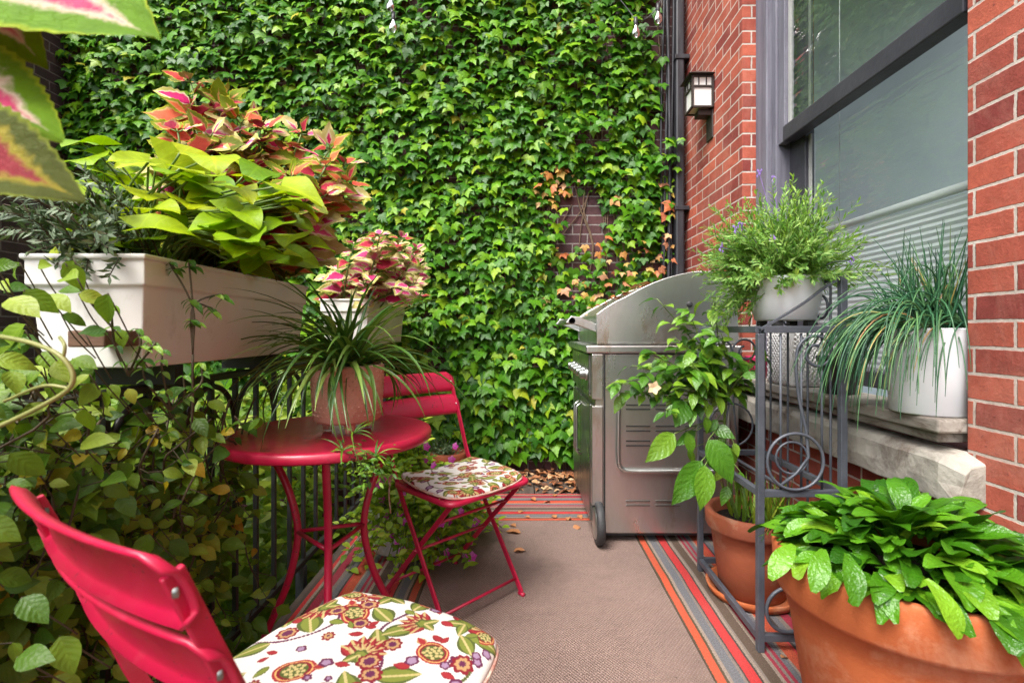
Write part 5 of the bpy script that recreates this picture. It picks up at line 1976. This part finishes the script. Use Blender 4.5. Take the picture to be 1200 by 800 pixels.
for p in petals:
    fl = MB()
    face = V((rnd(-0.8, 0.8), -1, rnd(0.0, 0.9))).normalized()
    rs_ = rnd(0.017, 0.025)
    o1 = face.orthogonal().normalized()
    for k in range(5):
        d = Matrix.Rotation(k * 2 * PI / 5, 3, face) @ o1
        fl.leaf(p, d + face * 0.15, face, rs_, rs_, broad, 0.5, 0.15, 4, 3, 0.05)
    fl.build('flower', M['petal'], t, cen)
    # flower stalk

# ------------------------------------------------------------------ grill
GX0, GX1, GY0, GY1 = 0.335, 1.03, 2.34, 3.16
gr = thing('gas_grill', 'tarnished stainless steel gas grill with a domed lid against the back corner', 'grill', ((GX0 + GX1) / 2, (GY0 + GY1) / 2, 0))
gb = gr.location
b = MB()
b.box2((GX0 + 0.014, GY0 + 0.004, 0.055), (GX1, GY1 - 0.004, 0.905))
b.build('cart', M['steel'], gr, gb, smooth=False, bevel=0.006)
for (y_, nm) in ((GY0, 0), (GY1 - 0.03, 1)):
    b = MB()
    b.box2((GX0 - 0.003, y_ - 0.006, 0.19), (GX0 + 0.052, y_ + 0.034, 0.66))
    b.box2((GX0 - 0.003, y_ - 0.006, 0.69), (GX0 + 0.052, y_ + 0.034, 0.905))
    b.build('corner_post', M['steel'], gr, gb, smooth=False, bevel=0.005)
b = MB()
b.box2((GX0 - 0.03, GY0 - 0.012, 0.908), (GX1 + 0.01, GY1 + 0.012, 0.945))
b.build('counter', M['steel'], gr, gb, smooth=False, bevel=0.007)
b = MB()   # side panel: groove, raised rounded rim
b.tube(catmull([V((GX0 + 0.125, GY0 - 0.004, 0.78)), V((GX0 + 0.122, GY0 - 0.006, 0.55)), V((GX0 + 0.122, GY0 - 0.006, 0.42)), V((GX0 + 0.135, GY0 - 0.006, 0.368)), V((GX0 + 0.19, GY0 - 0.006, 0.352)), V((GX0 + 0.4, GY0 - 0.006, 0.352)), V((GX0 + 0.58, GY0 - 0.006, 0.352)), V((GX0 + 0.625, GY0 - 0.006, 0.368)), V((GX0 + 0.64, GY0 - 0.006, 0.42)), V((GX0 + 0.64, GY0 - 0.006, 0.78))], 8), 0.011, 10)
b.build('side_panel', M['steel'], gr, gb)
b = MB()
b.box2((GX0 + 0.055, GY0 - 0.0005, 0.06), (GX0 + 0.062, GY0 + 0.02, 0.9))
for zz in (0.69, 0.668, 0.64, 0.62):
    pass
for (x0_, zz) in ((0.16, 0.56), (0.16, 0.538), (0.16, 0.49), (0.16, 0.468), (0.30, 0.56), (0.30, 0.538), (0.30, 0.49), (0.30, 0.468), (0.16, 0.66), (0.30, 0.66), (0.16, 0.64), (0.30, 0.64), (0.44, 0.66), (0.44, 0.64), (0.44, 0.56), (0.44, 0.538)):
    b.box2((GX0 + x0_, GY0 + 0.0015, zz), (GX0 + x0_ + 0.115, GY0 + 0.02, zz + 0.006))
b.build('vent_slots', M['black_slot'], gr, gb, smooth=False)  # black bars painted in for the shade inside the slots and groove
b = MB()
for (x0_, zz) in ((0.16, 0.205), (0.16, 0.185), (0.30, 0.205), (0.30, 0.185)):
    b.box2((GX0 + x0_, GY0 - 0.001, zz), (GX0 + x0_ + 0.115, GY0 + 0.02, zz + 0.008))
b.build('louvres', M['steel_dark'], gr, gb, smooth=False, bevel=0.002)
# doors and control panel on the front
for k in range(2):
    y0_ = GY0 + 0.045 + k * (GY1 - GY0 - 0.09) / 2
    y1_ = y0_ + (GY1 - GY0 - 0.09) / 2 - 0.006
    b = MB()
    b.box2((GX0 - 0.006, y0_, 0.10), (GX0 + 0.013, y1_, 0.66))
    dr = b.build('door', M['steel_dark'], gr, gb, smooth=False, bevel=0.005)
    b = MB()
    yh = y1_ - 0.04 if k == 0 else y0_ + 0.04
    b.tube([V((GX0 - 0.01, yh, 0.34)), V((GX0 - 0.035, yh, 0.36)), V((GX0 - 0.035, yh, 0.60)), V((GX0 - 0.01, yh, 0.62))], 0.007, 8)
    b.build('handle', M['steel'], dr, gb)
b = MB()
b.box2((GX0 - 0.012, GY0 + 0.04, 0.70), (GX0 + 0.012, GY1 - 0.04, 0.90))
cp_ = b.build('control_panel', M['steel_dark'], gr, gb, smooth=False, bevel=0.006)
for k in range(5):
    b = MB()
    b.lathe([(0.030, 0.002), (0.032, -0.004), (0.024, -0.010), (0.022, -0.034), (0.018, -0.038), (0.001, -0.039)], V((GX0 - 0.012, GY0 + 0.11 + k * 0.145, 0.80)), 20, False, False, 'x')
    b.build('knob', M['steel'], cp_, gb)
# lid: curved profile with end plates
prof = [(GX0 + 0.030, 0.948), (GX0 + 0.028, 1.088), (0.42, 1.128), (0.513, 1.181), (0.60, 1.226), (0.70, 1.264), (0.80, 1.288), (0.88, 1.294), (0.95, 1.28), (1.0, 1.245), (1.03, 1.19), (1.035, 0.948)]
cm = catmull([V((x, 0, z)) for x, z in prof[1:-1]], 4)
poly = [prof[0]] + [(v.x, v.z) for v in cm] + [prof[-1]]
b = MB()
b.prism(poly, GY0 + 0.035, GY1 - 0.035)
lid = b.build('lid', M['steel'], gr, gb, smooth=False, bevel=0.003)
for y_ in (GY0 + 0.018, GY1 - 0.034):
    b = MB()
    big = [(x - (0.006 if i < 8 else 0), z + 0.005) for i, (x, z) in enumerate(poly)]
    big[0] = (poly[0][0] - 0.006, 0.956)
    big[-1] = (poly[-1][0], 0.956)
    b.prism(big, y_, y_ + 0.016)
    b.build('end_plate', M['steel'], lid, gb, smooth=False, bevel=0.003)
b = MB()
b.lathe([(0.014, 0.0), (0.014, -0.005), (0.009, -0.008), (0.001, -0.009)], V((0.80, GY0 + 0.017, 1.14)), 24, False, False, 'y')
b.build('hinge_cap', M['black_rubber'], lid, gb)
b = MB()   # handle with end brackets
hx_, hz_ = 0.245, 1.062
b.tube([V((hx_, GY0 + 0.05, hz_)), V((hx_, GY1 - 0.05, hz_))], 0.016, 14)
hd = b.build('handle', M['steel'], lid, gb)
for y_ in (GY0 + 0.05, GY1 - 0.085):
    b = MB()
    b.prism([(hx_ - 0.032, hz_ - 0.01), (hx_ - 0.005, hz_ + 0.024), (hx_ + 0.035, hz_ + 0.020), (GX0 + 0.03, hz_ - 0.015), (GX0 + 0.03, hz_ - 0.055), (hx_ + 0.02, hz_ - 0.02)], y_, y_ + 0.034)
    b.build('bracket', M['steel'], hd, gb, smooth=False, bevel=0.004)
# wheels
for y_ in (GY0 - 0.005, GY1 - 0.05):
    for x_ in (GX0 + 0.03, GX1 - 0.06):
        b = MB()
        c = V((x_, y_, 0.108))
        b.lathe([(0.080, -0.018), (0.094, -0.018), (0.100, -0.010), (0.100, 0.010), (0.094, 0.018), (0.080, 0.018)], c, 32, True, True, 'x')
        wh = b.build('wheel', M['black_rubber'], gr, gb)
        b = MB()
        b.lathe([(0.072, -0.0185), (0.070, -0.022), (0.03, -0.024), (0.001, -0.025)], c, 26, False, False, 'x')
        b.build('hub', M['steel'], wh, gb)
        b = MB()
        b.tube([c + V((-0.02, 0, 0)), c + V((0.02, 0, 0))], 0.008, 8)
        b.build('axle', M['steel_dark'], wh, gb)
b = MB()
b.box2((GX0 + 0.06, GY0 + 0.03, 0.036), (GX1 - 0.03, GY1 - 0.03, 0.053))
b.build('base_frame', M['black_rubber'], gr, gb, smooth=False)

# ------------------------------------------------------------------ grey wrought-iron plant stand
X0, X1, Y0, Y1, ZS = 0.752, 1.012, 1.56, 2.08, 1.02
stnd = thing('plant_stand', 'grey wrought iron plant stand with scrollwork beside the window', 'plant stand', ((X0 + X1) / 2, (Y0 + Y1) / 2, 0.008))
sb = stnd.location


def part(nm, mb, parent=stnd, mat='grey_iron', **k):
    return mb.build(nm, M[mat], parent, sb, **k)


for (x_, y_, zt) in ((X0, Y0, ZS), (X1, Y0, 1.19), (X0, Y1, ZS), (X1, Y1, 1.19)):
    b = MB()
    w_ = 0.0105
    b.box2((x_ - w_, y_ - w_, 0.008), (x_ + w_, y_ + w_, zt - 0.013 if zt == ZS else zt))
    part('post', b, smooth=False, bevel=0.002)
for (z_, nm) in ((ZS, 'top_frame'), (0.505, 'middle_frame'), (0.052, 'bottom_frame')):
    b = MB()
    for (p_, q_) in (((X0 + 0.0107, Y0), (X1 - 0.0107, Y0)), ((X0 + 0.0107, Y1), (X1 - 0.0107, Y1))):
        b.box2((p_[0], p_[1] - 0.009, z_ - 0.011), (q_[0], q_[1] + 0.009, z_ + 0.011))
    for x_ in (X0, X1):
        b.box2((x_ - 0.009, Y0 + 0.0107, z_ - 0.011), (x_ + 0.009, Y1 - 0.0107, z_ + 0.011))
    if nm != 'bottom_frame':
        for k in range(4):
            xx = X0 + (k + 1) * (X1 - X0) / 5
            if nm == 'middle_frame' and k not in (1,):
                continue
            b.box2((xx - 0.006, Y0 + 0.0095, z_ - 0.004), (xx + 0.006, Y1 - 0.0095, z_ + 0.004))
    part(nm, b, smooth=False, bevel=0.002)


def scroll(cx, cz, r, y_, turns=1.35, start=0.0, sgn=1, rad=0.0045, plane='x', fixed=None, shrink=0.62):
    pts = []
    for k in range(40):
        f = k / 39
        a = start + sgn * f * turns * 2 * PI
        rr_ = r * (1 - shrink * f)
        if plane == 'x':
            pts.append(V((cx + rr_ * math.cos(a), y_, cz + rr_ * math.sin(a))))
        else:
            pts.append(V((y_, cx + rr_ * math.cos(a), cz + rr_ * math.sin(a))))
    return pts


# near end: verticals and scrolls
for k in range(3):
    b = MB()
    xx = X0 + (k + 1) * (X1 - X0) / 4
    b.tube([V((xx, Y0, 0.516)), V((xx, Y0, ZS - 0.012))], 0.0042, 6)
    part('rod', b)
b = MB()
b.tube(catmull([V((X0 + 0.06, Y0 - 0.006, 0.53)), V((X0 + 0.15, Y0 - 0.006, 0.62)), V((X0 + 0.12, Y0 - 0.006, 0.80)), V((X0 + 0.11, Y0 - 0.006, 0.90))] + scroll(X0 + 0.175, 0.945, 0.062, Y0 - 0.006, 1.3, PI, -1), 2), 0.005, 7)
part('scroll', b)
b = MB()
b.tube([V((X0 + 0.105 + 0.088 * math.cos(a), Y0 - 0.012, 0.607 + 0.088 * math.sin(a))) for a in [2 * PI * k / 36 for k in range(36)]], 0.005, 7, closed=True)
part('ring', b)
b = MB()
b.tube([V((X0 + 0.098, Y0 - 0.004, 0.617)) + V((0.05 * math.cos(a), 0, 0.05 * math.sin(a))) for a in [2 * PI * k / 26 for k in range(26)]], 0.004, 6, closed=True)
part('ring', b)
b = MB()
b.tube(scroll(X0 + 0.085, 0.14, 0.075, Y0 - 0.010, 0.9, -0.6, 1, 0.005, shrink=0.12), 0.006, 7)
part('scroll', b)
b = MB()
b.tube(scroll(X0 + 0.20, 0.43, 0.06, Y0, 1.2, -0.2, 1), 0.0045, 6)
part('scroll', b)
# far end and left long side
b = MB()
b.tube([V((X0 + 0.13 + 0.09 * math.cos(a), Y1, 0.62 + 0.09 * math.sin(a))) for a in [2 * PI * k / 30 for k in range(30)]], 0.0045, 6, closed=True)
part('ring', b)
for k in range(2):
    b = MB()
    b.tube(catmull([V((X0 + 0.06 + 0.1 * k, Y1, 0.52)), V((X0 + 0.12 + 0.02 * k, Y1, 0.7))] + scroll(X0 + 0.09 + 0.1 * k, 0.93, 0.055, Y1, 1.2, PI, -1), 2), 0.0045, 6)
    part('scroll', b)
# side arms sweeping up from front post to back post
for y_ in (Y0 + 0.0, Y1 - 0.0):
    b = MB()
    b.bar(catmull([V((X0, y_, ZS + 0.0)), V((X0 + 0.06, y_, ZS + 0.035)), V((X0 + 0.14, y_, ZS + 0.085)), V((X0 + 0.2, y_, ZS + 0.13)), V((X1 - 0.012, y_, ZS + 0.16))], 5), 0.014, 0.006, (0, 1, 0))
    part('side_arm', b, smooth=False)
# back: rods and scrolls above the top frame
for k in range(4):
    b = MB()
    yy = Y0 + 0.06 + k * 0.13
    b.tube([V((X1 + 0.0, yy, 0.05)), V((X1 + 0.0, yy, 1.185))], 0.0045, 6)
    part('rod', b)
b = MB()
b.box2((X1 - 0.006, Y0 + 0.011, 1.175), (X1 + 0.006, Y1 - 0.011, 1.19))
part('back_rail', b, smooth=False)
for yy in (Y0 + 0.10, Y0 + 0.30):
    b = MB()
    b.tube(scroll(yy, 1.09, 0.055, X1 - 0.008, 1.4, -1.2, 1, plane='y'), 0.0045, 6)
    part('scroll', b)

# ------------------------------------------------------------------ white planter with lavender, on the stand
LP_ = V((0.905, 1.70, ZS + 0.030))
t = round_pot('white_planter', 'white rounded planter on dark feet on top of the plant stand', LP_, [(0.088, 0), (0.095, 0.004), (0.108, 0.07), (0.116, 0.135), (0.118, 0.145), (0.110, 0.147), (0.106, 0.11)], M['white_pot'], 0.106, 0.12, 'planter', 44)
for k in range(4):
    a = R(45 + 90 * k)
    b = MB()
    b.box((LP_.x + 0.075 * math.cos(a), LP_.y + 0.075 * math.sin(a), LP_.z - 0.0095), (0.026, 0.026, 0.0185))
    b.build('foot', M['black_rubber'], t, LP_, smooth=False)
random.seed(81)
lv, sm, fl = MB(), MB(), MB()
c0 = LP_ + V((0, 0, 0.12))
tips = []
for i in range(430):
    a = rnd(0, 6.28)
    u = random.random()
    el = rnd(0.15, 1.45)
    L = rnd(0.15, 0.36) * (0.75 + 0.25 * math.sin(el))
    d = V((math.cos(a) * math.cos(el) * 1.1 - 0.06, math.sin(a) * math.cos(el) * 0.9, math.sin(el)))
    p0 = c0 + V((rnd(-.06, .06), rnd(-.06, .06), 0))
    p1 = p0 + d * L + V((0, 0, -0.06 * (1 - math.sin(el))))
    pts = catmull([p0, p0.lerp(p1, 0.5) + V((0, 0, 0.02)), p1], 4)
    needle_stem(lv, sm, pts, 0.0016, 32, 0.040, 0.0066, 0.8, 0.18)
# a looser clump leaning out to the left
for i in range(120):
    p0 = c0 + V((rnd(-.09, .0), rnd(-.05, .05), 0.0))
    p1 = P(rnd(822, 880), rnd(265, 385), rnd(1.62, 1.8))
    pts = catmull([p0, p0.lerp(p1, 0.5) + V((0, 0, 0.03)), p1], 4)
    needle_stem(lv, sm, pts, 0.0016, 28, 0.040, 0.0066, 0.8, 0.18)
t = plant('lavender_plant', 'billowing light green lavender with a few violet buds atop the stand', 'herb', c0, [('leaves', lv, M['lavender']), ('stems', sm, M['stem_green'])])
bud = surf_mat('violet_bud', (0.30, 0.20, 0.55), (0.22, 0.13, 0.42), 40, 0.7)
for (px_, py_, d) in ((906, 212, 1.68), (862, 270, 1.62), (868, 266, 1.62), (905, 279, 1.52), (998, 306, 1.62), (890, 204, 1.7), (845, 290, 1.65)):
    p = P(px_, py_, d)
    fl = MB()
    for k in range(8):
        q = p + V((rnd(-.006, .006), rnd(-.006, .006), rnd(-.014, .014)))
        fl.lathe([(0.0005, -0.005), (0.0035, 0), (0.0005, 0.006)], q, 6, False)
    fl.tube(catmull([p, p.lerp(c0, 0.3) + V((0, 0, 0.02)), p.lerp(c0, 0.7)], 4), 0.001, 4)
    fl.build('flower', bud, t, c0)

# ------------------------------------------------------------------ pots on the window sill
CP = V((1.178, 1.425, 0.783))
round_pot('white_planter', 'tall white cylinder pot with chives on the near end of the sill', CP, [(0.094, 0), (0.098, 0.004), (0.104, 0.13), (0.108, 0.236), (0.108, 0.24), (0.103, 0.241), (0.101, 0.19)], M['white_pot'], 0.1015, 0.215, 'pot', 48)
random.seed(91)
lv = MB()
for i in range(330):
    a = rnd(0, 6.28)
    p0 = CP + V((0.07 * rnd(-1, 1), 0.07 * rnd(-1, 1), 0.215))
    k = random.random()
    if k < 0.62:      # flopping over the front and left of the pot
        d = V((rnd(-1.0, -0.15), rnd(-0.55, 0.75), rnd(0.5, 1.5))).normalized()
        L, g = rnd(0.28, 0.46), rnd(1.3, 2.2)
    elif k < 0.85:
        d = V((rnd(-0.6, 0.3), rnd(-0.5, 0.5), 1.3)).normalized()
        L, g = rnd(0.15, 0.27), rnd(0.1, 0.6)
    else:
        d = V((rnd(-0.45, 0.22), rnd(-0.4, 0.4), 1.5)).normalized()
        L, g = rnd(0.22, 0.34), rnd(0.0, 0.35)
    pts = []
    q, v = p0.copy(), d.copy()
    n_ = 13
    for s_ in range(n_ + 1):
        pts.append(q.copy())
        q = q + v * (L / n_)
        v = (v + V((0, 0, -g * 2.2 / n_))).normalized()
    for j in range(len(pts)):
        if pts[j].x > 1.27:
            pts[j].x = 1.27
        if pts[j].y < 1.305:
            if pts[j].x > 1.165:
                pts[j].y = 1.305
    lv.tube(pts, [0.0026 * (1 - 0.75 * (j / n_) ** 2) for j in range(n_ + 1)], 5, cap=False)
plant('chive_plant', 'blue green chives drooping over the tall white sill pot', 'herb', CP + V((0, 0, 0.215)), [('leaves', lv, M['chive'])])

# lattice box farther along the sill
LB = V((1.19, 2.13, 0.783))
lb = thing('lattice_pot', 'white square lattice pot on the sill behind the plant stand', 'pot', LB, 0, 'white lattice pots')
b = MB()
hw, hh = 0.10, 0.235
b.box2((LB.x - 0.085, LB.y - hw, LB.z), (LB.x + 0.085, LB.y + hw, LB.z + hh))
bd = b.build('body', M['lattice_white'], lb, LB, smooth=False, bevel=0.012)
b = MB()
n_ = 9
for face in range(2):
    L_ = 2 * hw if face == 0 else 0.17
    for i in range(-n_, n_ + 1):
        for sgn in (-1, 1):
            pts = []
            for k in range(25):
                zz = k / 24 * (hh - 0.02) + 0.01
                s_ = i * L_ / n_ + sgn * (zz - hh / 2)
                if abs(s_) < L_ / 2 - 0.008:
                    if face == 0:
                        pts.append(V((LB.x - 0.0865, LB.y + s_, LB.z + zz)))
                    else:
                        pts.append(V((LB.x + s_, LB.y - hw - 0.0015, LB.z + zz)))
            if len(pts) > 2:
                b.tube([pts[0], pts[-1]], 0.0042, 5)
b.build('lattice', M['lattice_white'], bd, LB)
b = MB()
b.box2((LB.x - 0.07, LB.y - hw + 0.015, LB.z + hh - 0.01), (LB.x + 0.07, LB.y + hw - 0.015, LB.z + hh + 0.004))
b.build('soil', M['soil'], lb, LB, smooth=False)
DP = V((1.18, 1.84, 0.783))
round_pot('black_pot', 'small charcoal nursery pot on the sill left of the chives', DP, [(0.05, 0), (0.054, 0.003), (0.070, 0.12), (0.074, 0.125), (0.074, 0.14), (0.066, 0.14), (0.064, 0.11)], M['dark_pot'], 0.064, 0.118)
RP = V((1.16, 2.44, 0.783))
round_pot('red_pot', 'little magenta pot at the far end of the sill', RP, [(0.04, 0), (0.044, 0.003), (0.056, 0.10), (0.058, 0.105), (0.052, 0.105), (0.05, 0.09)], surf_mat('magenta_glaze', (0.55, 0.03, 0.12), (0.45, 0.02, 0.09), 8, 0.3), 0.05, 0.088, n=30)

# ------------------------------------------------------------------ fallen leaves
random.seed(95)
lv = MB()


def dry_leaf(mb, p, L):
    a = rnd(0, 6.28)
    mb.leaf(p, V((math.cos(a), math.sin(a), 0.15)), V((rnd(-.3, .3), rnd(-.3, .3), 1)), L, L * rnd(0.5, 0.8), ovate, rnd(0.2, 1.2), rnd(0.1, 0.6), 6, 5, 0.04)


for i in range(300):
    x_, y_ = rnd(-0.55, 0.42), WY - 0.03 - 0.42 * random.random() ** 1.3
    dry_leaf(lv, V((x_, y_, 0.004 + 0.03 * random.random() * (y_ > 3.2))), rnd(0.03, 0.075))
o = lv.build('leaf_litter', M['dry'])
o['kind'] = 'stuff'
o['label'] = 'drift of dry brown leaves along the foot of the ivy wall'
for (px_, py_, z_, L, lab) in ((610, 624, 0.012, 0.075, 'curled orange leaf lying on the brown rug near the far border'), (602, 646, 0.012, 0.055, 'pale leaf scrap lying on the brown rug beside the chair foot'),
                               (678, 603, 0.012, 0.06, 'pale leaf lying on the far striped border beside the grill wheel'), (824, 663, 0.012, 0.04, 'yellow leaf lying on the striped border at the thin far leg of the stand'),
                               (916, 770, 0.012, 0.028, 'cream leaf scrap on the striped border right of the stand foot'), (680, 617, 0.012, 0.05, 'pale leaf lying against the grill wheel')):
    d = F * (H - z_) / (py_ - 386)
    p = P(px_, py_, d)
    mb = MB()
    dry_leaf(mb, p, L)
    tag(mb.build('fallen_leaf', M['dry']), lab, 'leaf', 'fallen leaves on the rug')
for k in range(9):
    mb = MB()
    dry_leaf(mb, V((rnd(-0.2, 0.30), rnd(2.55, 3.05), 0.013)), rnd(0.025, 0.06))
    tag(mb.build('fallen_leaf', M['dry']), 'small dry leaf lying loose toward the far border of the rug', 'leaf', 'small dry leaves by the far border')
lv = MB()
for i in range(30):
    x_ = rnd(0.36, 0.72)
    y_ = rnd(GY0 + 0.06, GY1 - 0.1)
    zz = None
    for k in range(len(poly) - 1):
        if poly[k][0] <= x_ <= poly[k + 1][0] and poly[k + 1][0] - poly[k][0] > 1e-4:
            f = (x_ - poly[k][0]) / (poly[k + 1][0] - poly[k][0])
            zz = poly[k][1] + f * (poly[k + 1][1] - poly[k][1])
            break
    if zz:
        dry_leaf(lv, V((x_, y_, zz + 0.006)), rnd(0.03, 0.07))
o = lv.build('leaf_litter', M['dry'])
o['kind'] = 'stuff'
o['label'] = 'dry ivy leaves scattered over the grill lid'
